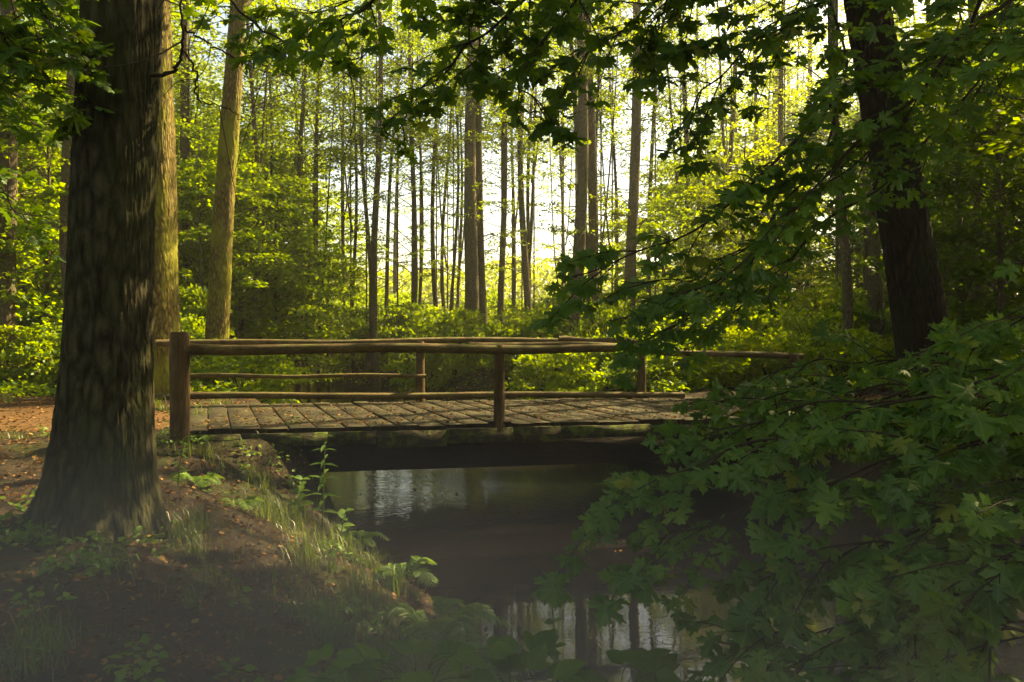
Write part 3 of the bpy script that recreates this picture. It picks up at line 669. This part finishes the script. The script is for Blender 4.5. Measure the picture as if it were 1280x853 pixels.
# ------------------------------------------------------------------ maple
mx, my = 4.9, 4.3; mz = gz(mx, my)
maple = empty('maple_tree', (mx, my, mz)); tag(maple, 'maple with long drooping branches of large lobed leaves filling the right foreground', 'tree')
mo = np.array([mx, my, mz])
mb = MB(); z = np.linspace(-.2, 9, 30); tube(mb, np.stack([.05*np.sin(z), .04*np.cos(z*1.3), z], -1), .13*(1-.06*z), 14); mb.build('trunk', M['bark_red'], maple, True)
CAM = np.array([0, 0, EYE])
def maple_branch(pts, r0, nt_, seed, dens=1.0, tl=(.35, .8), leaf=(.08, .135), parent=maple, org=mo, hang=.3, start=.12, mat='leaf_maple', face=.45, root=True, shape=MAPLE):
    r = np.random.default_rng(seed)
    W = np.array([P(*p) for p in pts])
    if root:
        W = np.vstack([org+np.array([0, 0, max(.5, W[0][2]-org[2]-.5)]), W])
    c = catmull(W, 60); c = c+.02*np.stack([np.sin(np.arange(60)*.5+seed), np.cos(np.arange(60)*.4), np.sin(np.arange(60)*.63)], -1)
    wood = MB(); lf = MB(); tube(wood, c-org, np.linspace(r0, .004, 60), 7)
    T = unit(np.gradient(c, axis=0)); pos = []; nr = []; tp = []; sz = []
    def leafpair(p, t, side, r):
        for s_ in (-1, 1):
            if r.random() > dens: continue
            d_ = unit(t*.6+side*s_*.8+np.array([0, 0, -hang*r.uniform(.3, 1.5)])); Lp = r.uniform(.04, .09)
            q = p+d_*Lp; tube(wood, np.array([p, q])-org, [.0022, .0014], 3, cap=False)
            n_ = unit(np.array([0, 0, .8])+face*unit(CAM+np.array([r.normal(0, 1.5), 0, r.normal(0, 1.)])-q)+r.normal(0, .33, 3))
            pos.append(q); nr.append(n_); tp.append(unit(d_+np.array([0, 0, -hang*.9])+r.normal(0, .25, 3))); sz.append(r.uniform(*leaf))
    for k in range(nt_):
        u = start+(1-start)*(k+r.uniform(0, .8))/nt_; i_ = min(int(u*59), 58); b = c[i_]; t = T[i_]
        side = unit(np.cross(t, [0, 0, 1.])); s_ = 1 if k % 2 else -1
        dr = unit(t*r.uniform(.4, 1)+side*s_*r.uniform(.4, 1.1)+np.array([0, 0, r.normal(-.08, .28)])); L = r.uniform(*tl)*(1.15-.5*u)
        e = b+dr*L+np.array([0, 0, -.12*L]); m_ = (b+e)/2+np.array([0, 0, .05*L]); tc_ = catmull([b, m_, e], 8)
        tube(wood, tc_-org, np.linspace(.0055, .002, 8), 4, cap=False)
        tt = unit(np.gradient(tc_, axis=0)); sd = unit(np.cross(dr, [0, 0, 1.]))
        for q in range(2, 8, 1 if L > .5 else 2): leafpair(tc_[q], tt[q], sd*(1 if q % 2 else .6), r)
        pos.append(e); nr.append(unit(np.array([0, 0, .7])+face*unit(CAM-e)+r.normal(0, .3, 3))); tp.append(unit(dr+np.array([0, 0, -.5]))); sz.append(r.uniform(*leaf)*1.1)
    b_ = wood.build('branch', M['branch'], parent, True)
    pos, nr, tp, sz = np.array(pos)-org, np.array(nr), np.array(tp), np.array(sz)*r.choice([.62, .85, 1, 1.1], len(sz)); w_ = r.integers(0, 5, len(pos))
    for v_ in range(5):
        if (w_ == v_).any(): leaves(lf, pos[w_ == v_], nr[w_ == v_], tp[w_ == v_], sz[w_ == v_], MAPLES[v_])
    lf.build('foliage', M[mat], b_)
    return b_
BR = [
 ([(1420, -60, 4.5), (1280, 42, 4.5), (1140, 62, 4.7), (1040, 130, 4.8), (930, 240, 4.9), (820, 310, 5.1), (705, 345, 5.3)], .020, 26),
 ([(1400, -90, 4.2), (1240, 15, 4.3), (1130, 130, 4.5), (1010, 240, 4.8), (900, 350, 5.0), (760, 400, 5.3)], .016, 24),
 ([(1080, -60, 5.0), (1060, 90, 5.0), (1010, 220, 5.2), (930, 310, 5.4), (860, 350, 5.6), (780, 350, 5.9)], .010, 16),
 ([(1420, 420, 3.9), (1290, 460, 4.1), (1180, 490, 4.3), (1060, 500, 4.5), (930, 530, 4.8), (820, 570, 5.0)], .012, 20),
 ([(1450, 420, 3.6), (1300, 460, 3.7), (1130, 500, 4.0), (980, 545, 4.2), (840, 590, 4.4), (735, 640, 4.6)], .011, 26),
 ([(1450, 520, 3.5), (1300, 540, 3.5), (1150, 570, 3.7), (1000, 610, 3.9), (870, 660, 4.0), (800, 690, 4.1)], .011, 26),
 ([(1450, 580, 3.2), (1300, 630, 3.2), (1150, 660, 3.4), (1030, 700, 3.6), (930, 720, 3.7)], .010, 24),
 ([(1400, 690, 3.0), (1260, 700, 3.1), (1130, 760, 3.2), (1020, 790, 3.4), (900, 800, 3.5)], .009, 20),
 ([(1400, 780, 2.8), (1280, 790, 2.9), (1180, 830, 3.0), (1080, 860, 3.0)], .009, 16),
 ([(1430, 600, 3.9), (1290, 600, 4.1), (1180, 650, 4.3), (1080, 720, 4.5)], .009, 18),
 ([(1380, 480, 4.6), (1280, 520, 4.8), (1180, 550, 5.2), (1060, 520, 5.6), (960, 490, 6.0)], .009, 20),
 ([(1420, 320, 3.8), (1320, 370, 4.0), (1250, 410, 4.2), (1195, 470, 4.4)], .008, 10),
 ([(1420, 380, 5.2), (1290, 420, 5.4), (1150, 440, 5.8), (1050, 470, 6.2), (980, 500, 6.4)], .009, 16),
 ([(1300, -40, 4.8), (1180, 90, 5.0), (1060, 210, 5.3), (960, 290, 5.5), (880, 390, 5.8), (800, 420, 6.0)], .010, 24),
 ([(1300, 60, 4.8), (1150, 190, 5.2), (1010, 300, 5.6), (930, 380, 6.0), (860, 430, 6.2)], .009, 20),
 ([(1450, 640, 2.9), (1320, 680, 2.9), (1230, 740, 3.0), (1150, 800, 3.1)], .008, 16),
 ([(1420, 430, 4.2), (1250, 480, 4.6), (1080, 485, 5.0), (960, 495, 5.4), (870, 510, 5.8)], .009, 20),
 ([(1300, 400, 5.6), (1180, 440, 5.8), (1080, 450, 6.2), (1000, 455, 6.6), (950, 480, 6.8)], .008, 14),
 ([(1400, -160, 4.3), (1150, -60, 4.6), (1000, 20, 4.9), (900, 90, 5.1), (850, 170, 5.3)], .014, 20),
 ([(1300, -200, 4.2), (1000, -90, 4.6), (860, -20, 4.8), (770, 40, 5.0), (700, 100, 5.1)], .014, 22),
]
for q, (pts, r0, n_) in enumerate(BR): maple_branch(pts, r0, n_, 300+q)
# a second maple whose branches hang over the top of the view
m2 = np.array([1.6, -2.4, gz(1.6, -2.4)])
maple2 = empty('maple_tree', m2); tag(maple2, 'maple whose dark leafy branch tips hang down along the top edge', 'tree')
mb = MB(); z = np.linspace(-.2, 8, 26); tube(mb, np.stack([.04*np.sin(z), .04*np.cos(z*1.3), z], -1), .15*(1-.07*z), 14); mb.build('trunk', M['bark_red'], maple2, True)
for q, (pts, r0, n_) in enumerate([
 ([(760, -260, 3.9), (700, -60, 4.3), (620, 30, 4.7), (550, 90, 4.9), (490, 165, 5.1)], .014, 22),
 ([(800, -240, 3.9), (740, -50, 4.3), (690, 40, 4.5), (650, 100, 4.6), (690, 150, 4.7)], .010, 12),
 ([(600, -280, 3.7), (560, -80, 4.2), (470, 0, 4.6), (400, 40, 4.9), (340, 60, 5.2)], .012, 16),
 ([(640, -280, 3.5), (640, -90, 4.0), (600, -20, 4.4), (590, 50, 4.8), (600, 90, 5)], .010, 16),
 ([(900, -300, 3.9), (900, -90, 4.5), (840, -10, 4.8), (800, 60, 5.1)], .010, 16),
 ([(850, -320, 4.6), (760, -120, 5.2), (560, -30, 5.8), (400, 10, 6.2), (300, 30, 6.4)], .012, 26),
 ([(900, -320, 4.6), (860, -120, 5.4), (760, -30, 6.0), (660, 10, 6.4), (560, 30, 6.6)], .012, 26),
 ([(1000, -320, 4.6), (980, -120, 5.2), (920, -40, 5.8), (840, 20, 6.2), (790, 90, 6.4)], .012, 24),
 ([(1100, -320, 4.8), (1060, -100, 5.6), (1010, -20, 6.0), (960, 60, 6.4), (880, 140, 6.6)], .012, 26),
 ([(1180, -320, 4.8), (1200, -100, 5.6), (1180, -20, 6.0), (1220, 60, 6.2), (1260, 130, 6.4)], .012, 24),
 ([(400, -300, 3.6), (300, -120, 4.3), (240, -30, 5.2), (200, 10, 5.9)], .010, 10),
]): maple_branch(pts, r0, n_, 400+q, parent=maple2, org=m2, face=.1, hang=.5, tl=(.25, .55))
# bare crooked twigs of the left oak, and its leaves at the upper left
o1 = np.array([x1, 6.1, z1])
def bare(pts, r0, side=5, seed=0):
    r = np.random.default_rng(seed); W = np.array([P(*p) for p in pts]); c = catmull(W, 40); c += r.normal(0, .008, c.shape); mb = MB(); tube(mb, c-o1, np.linspace(r0, .003, 40), 6)
    for k in range(side):
        i_ = r.integers(8, 38); e = c[i_]+np.array([r.normal(0, .3), r.normal(0, .2), -abs(r.normal(.2, .25))]); tube(mb, catmull([c[i_], (c[i_]+e)/2+r.normal(0, .04, 3), e], 8)-o1, np.linspace(r0*.4, .002, 8), 4)
    mb.build('branch', M['branch'], T1, True)
bare([(190, 95, 6.0), (215, 90, 5.6), (228, 60, 5.4), (225, -10, 5.2), (230, -60, 5.1)], .016, 2, 1)
bare([(228, 60, 5.4), (245, 90, 5.4), (248, 125, 5.5), (285, 135, 5.6), (300, 150, 5.7)], .009, 4, 2)
bare([(230, 35, 5.4), (270, 60, 5.5), (320, 80, 5.7), (380, 78, 5.9)], .008, 5, 3)
bare([(200, -120, 5.7), (270, -20, 5.6), (340, 45, 5.6), (430, 75, 5.6), (470, 60, 5.6)], .013, 6, 4)
maple_branch([(-30, -120, 5.2), (20, -30, 5.2), (60, 20, 5.3), (90, 60, 5.4)], .012, 16, 501, parent=T1, org=o1, root=False, face=.1)
maple_branch([(-120, -20, 5.4), (-40, 20, 5.4), (20, 60, 5.5), (50, 110, 5.6)], .012, 16, 502, parent=T1, org=o1, root=False, face=.1)
maple_branch([(-140, -140, 6.0), (-30, -60, 6.4), (40, -10, 6.8), (90, 30, 7.0)], .012, 24, 504, parent=T1, org=o1, root=False, face=.1)
maple_branch([(-160, 60, 6.4), (-80, 60, 6.6), (-10, 90, 6.9), (50, 160, 7.2)], .012, 18, 505, parent=T1, org=o1, root=False, face=.1)
maple_branch([(-160, 180, 6.4), (-60, 200, 6.5), (0, 240, 6.6), (40, 290, 6.7)], .012, 10, 503, parent=T1, org=o1, root=False, face=.1)

# ------------------------------------------------------------------ small plants
def stem_plant(name, px, py, d, h, nl, shape, size, label, cat='plant', lean=.05, droop=.4, opp=True, seed=0, group=None):
    r = np.random.default_rng(seed); X = (px-640)/F*d; z0 = gz(X, d); o = empty(name, (X, d, z0)); tag(o, label, cat, group)
    st = MB(); lf = MB(); a = r.uniform(0, 6); c = catmull([[0, 0, -.05], [lean*.4, 0, h*.5], [lean, lean*.3, h]], 20); tube(st, c, np.linspace(.006, .002, 20)*(1+h), 6)
    st.build('stem', M['stem'], o, True); pos = []; nr = []; tp = []; sz = []
    for k in range(nl):
        u = .25+.75*k/(nl-1); p = c[int(u*19)]; an = a+k*PI/2
        for s_ in ((0, PI) if opp else (0,)):
            d_ = np.array([math.cos(an+s_), math.sin(an+s_)*.8, .35-droop*.6]); pos.append(p); tp.append(d_+[0, 0, -droop]); nr.append(np.array([-d_[0]*.2, -.35, 1])+r.normal(0, .15, 3)); sz.append(size*(1.1-.55*u)*r.uniform(.85, 1.15))
    leaves(lf, np.array(pos), np.array(nr), np.array(tp), np.array(sz), shape); lf.build('foliage', M['leaf_plant'], o); return o
stem_plant('balsam_plant', 403, 640, 8.6, 1.0, 11, LANCE, .21, 'tall upright plant with paired lance leaves in front of the bridge edge', lean=.03, seed=1)
stem_plant('balsam_plant', 372, 640, 8.3, .42, 6, OVATE, .17, 'short leafy plant left of the tall upright one on the bank', seed=2)
stem_plant('balsam_plant', 425, 640, 7.9, .35, 5, OVATE, .15, 'short broad-leaved plant at the foot of the tall upright one', seed=3)
stem_plant('nettle', 222, 600, 7.6, .42, 7, LANCE, .13, 'slim nettle between the oak and the bridge post', seed=4)
stem_plant('nettle', 214, 500, 9.6, .5, 7, LANCE, .14, 'nettle at the foot of the golden trunk by the left post', seed=5)
stem_plant('sapling', 700, 790, 4.9, .75, 8, OVATE, .11, 'small upright sapling at the water edge in the lower centre', lean=-.05, seed=6)
def fern(px, d, label, n=7, L=.55, seed=0, zoff=0, fdir=None):
    r = np.random.default_rng(seed); X = (px-640)/F*d; z0 = gz(X, d)+zoff; o = empty('fern', (X, d, z0)); tag(o, label, 'fern')
    for k in range(n):
        a = (2*PI*k/n+r.uniform(-.3, .3)) if fdir is None else fdir+r.normal(0, .6); l_ = L*r.uniform(.7, 1.1)
        e = np.array([math.cos(a), math.sin(a), 0]); c = catmull([[0, 0, 0], e*l_*.45+[0, 0, l_*.5], e*l_+[0, 0, l_*.28]], 22); mb = MB(); tube(mb, c, np.linspace(.004, .001, 22), 4, cap=False)
        T = unit(np.gradient(c, axis=0)); sd = np.cross(T, [0, 0, 1]); pos = []; tp = []; nr = []; sz = []
        for q in range(4, 22):
            for s_ in (-1, 1): pos.append(c[q]); tp.append(unit(sd[q]*s_+T[q]*.45)); nr.append(np.cross(sd[q], T[q])*1+r.normal(0, .1, 3)); sz.append(l_*.32*math.sin(PI*min(1, (q-2)/20.5))**.8*1.0)
        leaves(mb, np.array(pos), np.array(nr), np.array(tp), np.array(sz), LANCE); mb.build('frond', M['leaf_plant'], o)
fern(545, 5.9, 'feathery fern on the point of the bank beside the dark water', 8, .5, 1)
fern(478, 12.2, 'fern on the far left bank behind the bridge rails', 6, .5, 5)
fern(330, 16.5, 'arching fern behind the middle rail at the left', 8, .9, 7)
fern(420, 17.2, 'pale arching fern near the water behind the middle rail', 8, .85, 8)
fern(250, 8.0, 'small fern beside the base of the left bridge post', 6, .3, 3)
fern(452, 8.6, 'low fern on the bank edge beside the short broad-leaved plants', 6, .32, 21)
fern(505, 7.0, 'fern hanging over the bank rim halfway to the point', 7, .38, 22)
fern(585, 5.0, 'fern at the water edge just above the brambles', 8, .42, 23)
fern(300, 7.4, 'tiny fern in the grass right of the oak base', 6, .26, 24)
def bramble(px, py, d, label, n=16, seed=0, w=.45, size=.13):
    r = np.random.default_rng(seed); X = (px-640)/F*d; z0 = gz(X, d); o = empty('bramble', (X, d, z0)); tag(o, label, 'plant')
    H = P(px, py, d)[2]-z0; st = MB(); pos = []; nr = []; tp = []; sz = []
    for k in range(n):
        a = r.uniform(0, 2*PI); L = w*r.uniform(.3, 1); e = np.array([math.cos(a)*L, math.sin(a)*L*.7, max(.05, H*r.uniform(.55, 1.05))]); c = catmull([[0, 0, -.03], e*[.4, .4, .85], e], 10); tube(st, c, np.linspace(.004, .002, 10), 4)
        for s_ in (-.9, 0, .9): d_ = np.array([math.cos(a+s_), math.sin(a+s_), -.25]); pos.append(e+d_*.02); tp.append(d_); nr.append(np.array([0, -.35, 1])+r.normal(0, .25, 3)); sz.append(size*r.uniform(.8, 1.25)*(1.15 if s_ == 0 else .9))
    st.build('stem', M['stem'], o, True); lf = MB(); leaves(lf, np.array(pos), np.array(nr), np.array(tp), np.array(sz), OVATE); lf.build('foliage', M['leaf_plant'], o)
bramble(520, 815, 3.9, 'low bramble with ribbed oval leaves at the lower centre', 14, 1)
bramble(640, 830, 3.8, 'broad-leaved bramble at the bottom edge in front of the water', 14, 2)
bramble(770, 840, 3.7, 'bramble at the bottom edge just left of the maple leaves', 12, 3)
bramble(450, 845, 3.5, 'small bramble at the bottom edge left of the ribbed one', 8, 4, .3, .09)
bramble(1000, 850, 3.6, 'bramble under the maple leaves at the bottom right', 14, 5)
bramble(1150, 850, 3.4, 'bramble in deep shade at the bottom right corner', 14, 6)
stem_plant('sprout', 40, 790, 3.75, .16, 4, LANCE, .10, 'small sprout on the forest floor in the lower left corner', seed=12)

# grass -------------------------------------------------------------
def blades(mb, X, Y, h, r, lean=.5):
    n = len(X); Z = ground_z(X, Y)-.01; a = r.uniform(0, 2*PI, n); L = h*(.4+1.3*r.random(n)**2); ln = r.uniform(.1, 1.0, n)*L; w = r.uniform(.002, .0045, n)
    d = np.stack([np.cos(a), np.sin(a), 0*a], -1); s_ = np.stack([-np.sin(a), np.cos(a), 0*a], -1); b = np.stack([X, Y, Z], -1); up = np.array([0, 0, 1.])
    p1 = b+d*(ln*.3)[:, None]+up*(L*.55)[:, None]; p2 = b+d*ln[:, None]+up*(L*(.95-.3*ln/L))[:, None]
    V = np.stack([b-s_*w[:, None], b+s_*w[:, None], p1+s_*w[:, None]*.8, p1-s_*w[:, None]*.8, p2], 1).reshape(-1, 3)
    k = np.arange(n)[:, None]*5
    mb.add(V, (k+np.array([[0, 1, 2, 3]])).reshape(-1, 4)); mb.n -= 0
    mb.f.append((k+np.array([[3, 2, 4]])).reshape(-1, 3)+mb.n-len(V))
r = np.random.default_rng(77); mb = MB()
for (px, py, d, sx, sy, n, h) in [(240, 0, 6.6, .35, .3, 500, .16), (95, 0, 5.6, .5, .25, 260, .14), (300, 0, 6.4, .5, .4, 500, .16), (385, 0, 8.2, .5, .5, 1300, .20), (440, 0, 7.5, .35, .5, 1500, .20), (330, 0, 8.8, .3, .3, 500, .2),
                            (420, 0, 5.6, .45, .5, 1500, .17), (500, 0, 5.2, .35, .5, 1500, .20), (350, 0, 5.2, .5, .3, 500, .12), (560, 0, 5.0, .2, .4, 700, .22), (40, 0, 3.8, .15, .15, 90, .2), (250, 0, 8.9, .3, .3, 350, .2), (520, 0, 4.4, .3, .3, 600, .18),
                            (200, 0, 12.5, .8, .6, 700, .2), (60, 0, 9.5, .8, .6, 500, .14), (20, 0, 14.5, 1.5, .8, 1200, .25), (600, 0, 15.5, 2.5, .5, 1500, .3)]:
    for q in range(max(3, n//115)):
        cx = (px-640)/F*d+r.normal(0, sx); cy = d+r.normal(0, sy); m_ = 70; sg = r.uniform(.02, .11); X = cx+r.normal(0, sg, m_); Y = cy+r.normal(0, sg, m_)
        ok = ~in_water(X, Y, .08); X, Y = X[ok], Y[ok]
        if len(X): blades(mb, X, Y, h, r)
n = 5000; X = r.uniform(-5.5, 1, n); Y = r.uniform(2.6, 10, n); ok = (~in_water(X, Y, .15)) & (fbm(X*1.1, Y*1.1, 8, 3) > .56); blades(mb, X[ok], Y[ok], .10, r)
tag(mb.build('grass', M['grass']), 'thin tufts of grass scattered over the left bank', 'grass', kind='stuff')
mb = MB(); n = 2600; X = r.uniform(-5.5, 1.2, n); Y = 2.7+7.5*r.random(n)
l_ = np.interp(Y, LB[:, 0], LB[:, 1]); dd = l_-X; ok = (dd > .1) & (fbm(X*1.4, Y*1.4, 18, 3) > np.where(dd < 1.3, .47, .60)); X, Y = X[ok], Y[ok]
for k in range(len(X)):
    m_ = int(r.integers(4, 11)); a = r.uniform(0, 2*PI, m_); h_ = r.uniform(.02, .13, m_); q = r.uniform(.01, .07, m_)
    p_ = np.stack([X[k]+q*np.cos(a), Y[k]+q*np.sin(a), ground_z(X[k:k+1], Y[k:k+1])[0]+h_], -1)
    leaves(mb, p_, np.stack([r.normal(0, .4, m_), r.normal(-.2, .4, m_), np.ones(m_)], -1), np.stack([np.cos(a), np.sin(a), r.normal(0, .3, m_)], -1), r.uniform(.025, .07, m_), OVATE if k % 3 else LANCE)
tag(mb.build('bank_weeds', M['leaf_plant']), 'low mixed weeds creeping over the left bank', 'weeds', kind='stuff')
mb = MB()
for k in range(420):
    x_ = r.uniform(-5.5, .8); y_ = 2.6+8*r.random()**1.4
    if in_water(x_, y_, .1): continue
    a = r.uniform(0, PI); L = r.uniform(.05, .32); t_ = np.linspace(-.5, .5, 6)*L; xs = x_+t_*math.cos(a); ys = y_+t_*math.sin(a)+r.normal(0, .006, 6)
    tube(mb, np.stack([xs, ys, ground_z(xs, ys)+.008+r.uniform(0, .015)], -1), r.uniform(.0015, .005), 5)
tag(mb.build('fallen_twigs', M['twig'], None, True), 'dry twigs scattered on the forest floor of the left bank', 'twigs', kind='stuff')
# leaf litter ---------------------------------------------------------
def scatter(name, n, xr, yr, cond, size, label, zf=ground_z, shape=DEAD, mat='litter', seed=1):
    r = np.random.default_rng(seed); X = r.uniform(*xr, n); Y = yr[0]+(yr[1]-yr[0])*r.random(n)**1.5; ok = cond(X, Y); X, Y = X[ok], Y[ok]; n = len(X)
    mb = MB(); a = r.uniform(0, 2*PI, n); leaves(mb, np.stack([X, Y, zf(X, Y)+r.uniform(.004, .02, n)], -1), np.stack([r.normal(0, .28, n), r.normal(0, .28, n), np.ones(n)], -1), np.stack([np.cos(a), np.sin(a), 0*a], -1), r.uniform(*size, n), shape)
    return tag(mb.build(name, M[mat]), label, 'leaf litter', kind='stuff')
scatter('leaf_litter', 60000, (-12, 2.5), (2.4, 17), lambda X, Y: (~in_water(X, Y, .05)) & (np.abs(X) < Y*.75+.5) & ~((X > -4.3) & (Y > 9.3)), (.018, .055), 'brown fallen leaves covering the left bank and path')
def on_deck(X, Y):
    w_ = (Y-O[1]-(X-O[0])*U[1]/U[0])/(Vd[1]-Vd[0]*U[1]/U[0]); return (w_ > .05) & (w_ < WID-.2) & (X > -4.0-.0*w_) & (X < 3.9)
scatter('fallen_leaves', 5200, (-4.6, 4.6), (9.4, 14.5), on_deck, (.02, .05), 'small fallen leaves lying on the bridge planks', zf=lambda X, Y: 0*X+.008, seed=4)
scatter('forest_litter', 15000, (3.2, 16), (6, 18), lambda X, Y: ~in_water(X, Y, .1) & ~on_deck(X, Y) & (X > 4.6), (.03, .08), 'brown fallen leaves on the right bank and path', seed=6)

scatter('floating_leaves', 1500, (-4, 6), (4, 30), lambda X, Y: in_water(X, Y, -.15) & (fbm(X*.8, Y*.8, 3, 3) > .52), (.02, .05), 'small leaves and specks floating on the stream', zf=lambda X, Y: 0*X+WATER-.002, seed=8)
# ------------------------------------------------------------------ light, sky, camera
AZ, EL = R(50), R(42)      # sun azimuth to the right of the view direction (+Y), elevation
w = bpy.data.worlds.new('World'); SC.world = w; w.use_nodes = True; nt = w.node_tree; nt.nodes.clear()
sk = nt.nodes.new('ShaderNodeTexSky'); sk.sky_type = 'NISHITA'; sk.sun_disc = False; sk.sun_elevation = EL; sk.sun_rotation = AZ; sk.dust_density = 2.5; sk.air_density = 1.0
bg = nt.nodes.new('ShaderNodeBackground'); bg.inputs[1].default_value = .060; ow = nt.nodes.new('ShaderNodeOutputWorld')
nt.links.new(sk.outputs[0], bg.inputs[0]); nt.links.new(bg.outputs[0], ow.inputs[0])
sd = bpy.data.lights.new('sun', 'SUN'); sd.energy = 5; sd.angle = R(.5); sd.color = (1, .84, .54)
so = bpy.data.objects.new('sun', sd); COL.objects.link(so)
from mathutils import Vector
sv = Vector((math.sin(AZ)*math.cos(EL), math.cos(AZ)*math.cos(EL), math.sin(EL)))
so.rotation_euler = sv.to_track_quat('Z', 'Y').to_euler(); so.location = (20, 20, 30)
cd = bpy.data.cameras.new('camera'); co = bpy.data.objects.new('camera', cd); COL.objects.link(co); SC.camera = co
co.location = (0, 0, EYE); co.rotation_euler = (R(90), 0, 0); cd.sensor_width = 36; cd.lens = 36*F/1280; cd.shift_y = -(426.5-HZ)/1280; cd.clip_end = 2000; cd.clip_start = .05
vs = SC.view_settings; vs.view_transform = 'Standard'; vs.look = 'None'; vs.exposure = 2.42; vs.use_white_balance = True; vs.white_balance_temperature = 8300; vs.white_balance_tint = 2; vs.gamma = 1
cy = SC.cycles; cy.use_denoising = True; cy.max_bounces = 10; cy.diffuse_bounces = 6; cy.transmission_bounces = 4; cy.glossy_bounces = 3; cy.transparent_max_bounces = 8
cy.sample_clamp_indirect = 6
print('objects', len(bpy.data.objects))

# air ---------------------------------------------------------------
m, nt, out = newmat('forest haze')
pv = nt.nodes.new('ShaderNodeVolumePrincipled'); pv.inputs['Color'].default_value = (.95, .93, .86, 1); pv.inputs['Density'].default_value = .0011; pv.inputs['Anisotropy'].default_value = .5
nt.links.new(pv.outputs[0], out.inputs['Volume'])
hb = MB(); box(hb, [-450, -450, -3.5], [900, 0, 0], [0, 900, 0], [0, 0, 30])
tag(hb.build('haze', m), 'thin bright haze hanging in the wood', 'haze', kind='stuff')

# mist volume added to lay a grey fade over the foreground bank and water
m, nt, out = newmat('ground mist')
tc = nt.nodes.new('ShaderNodeTexCoord'); ln = nt.nodes.new('ShaderNodeVectorMath'); ln.operation = 'LENGTH'; nt.links.new(tc.outputs['Object'], ln.inputs[0])
nz = noise(nt, mapping(nt, (2.2, 2.2, 1.5)), 1.0, 2, .5)
e = math_(nt, 'ADD', ln.outputs['Value'], math_(nt, 'MULTIPLY', math_(nt, 'SUBTRACT', nz, .5), .35))
d = math_(nt, 'POWER', math_(nt, 'MAXIMUM', math_(nt, 'SUBTRACT', 1.0, e), 0.0), 1.4)
pv = nt.nodes.new('ShaderNodeVolumePrincipled'); pv.inputs['Color'].default_value = (1, .94, .88, 1); pv.inputs['Anisotropy'].default_value = .2
nt.links.new(math_(nt, 'MULTIPLY', d, .24), pv.inputs['Density']); nt.links.new(pv.outputs[0], out.inputs['Volume'])
mm = MB(); th = np.linspace(0, 2*PI, 33)[:-1]; ph = np.linspace(0, PI, 18)
V = np.stack([np.sin(ph)[:, None]*np.cos(th), np.sin(ph)[:, None]*np.sin(th), np.cos(ph)[:, None]*np.ones(32)], -1)
i = np.arange(17)[:, None]*32; j = np.arange(32)[None]; k = (j+1) % 32
mm.add(V.reshape(-1, 3), np.stack([i+j, i+32+j, i+32+k, i+k], -1).reshape(-1, 4))
mo_ = mm.build('veil', m); mo_.location = (-.9, 1.6, -.70); mo_.scale = (6.5, 5.6, 1.7)
tag(mo_, 'thin grey mist added as a fade over the near bank and water', 'veil', kind='stuff')
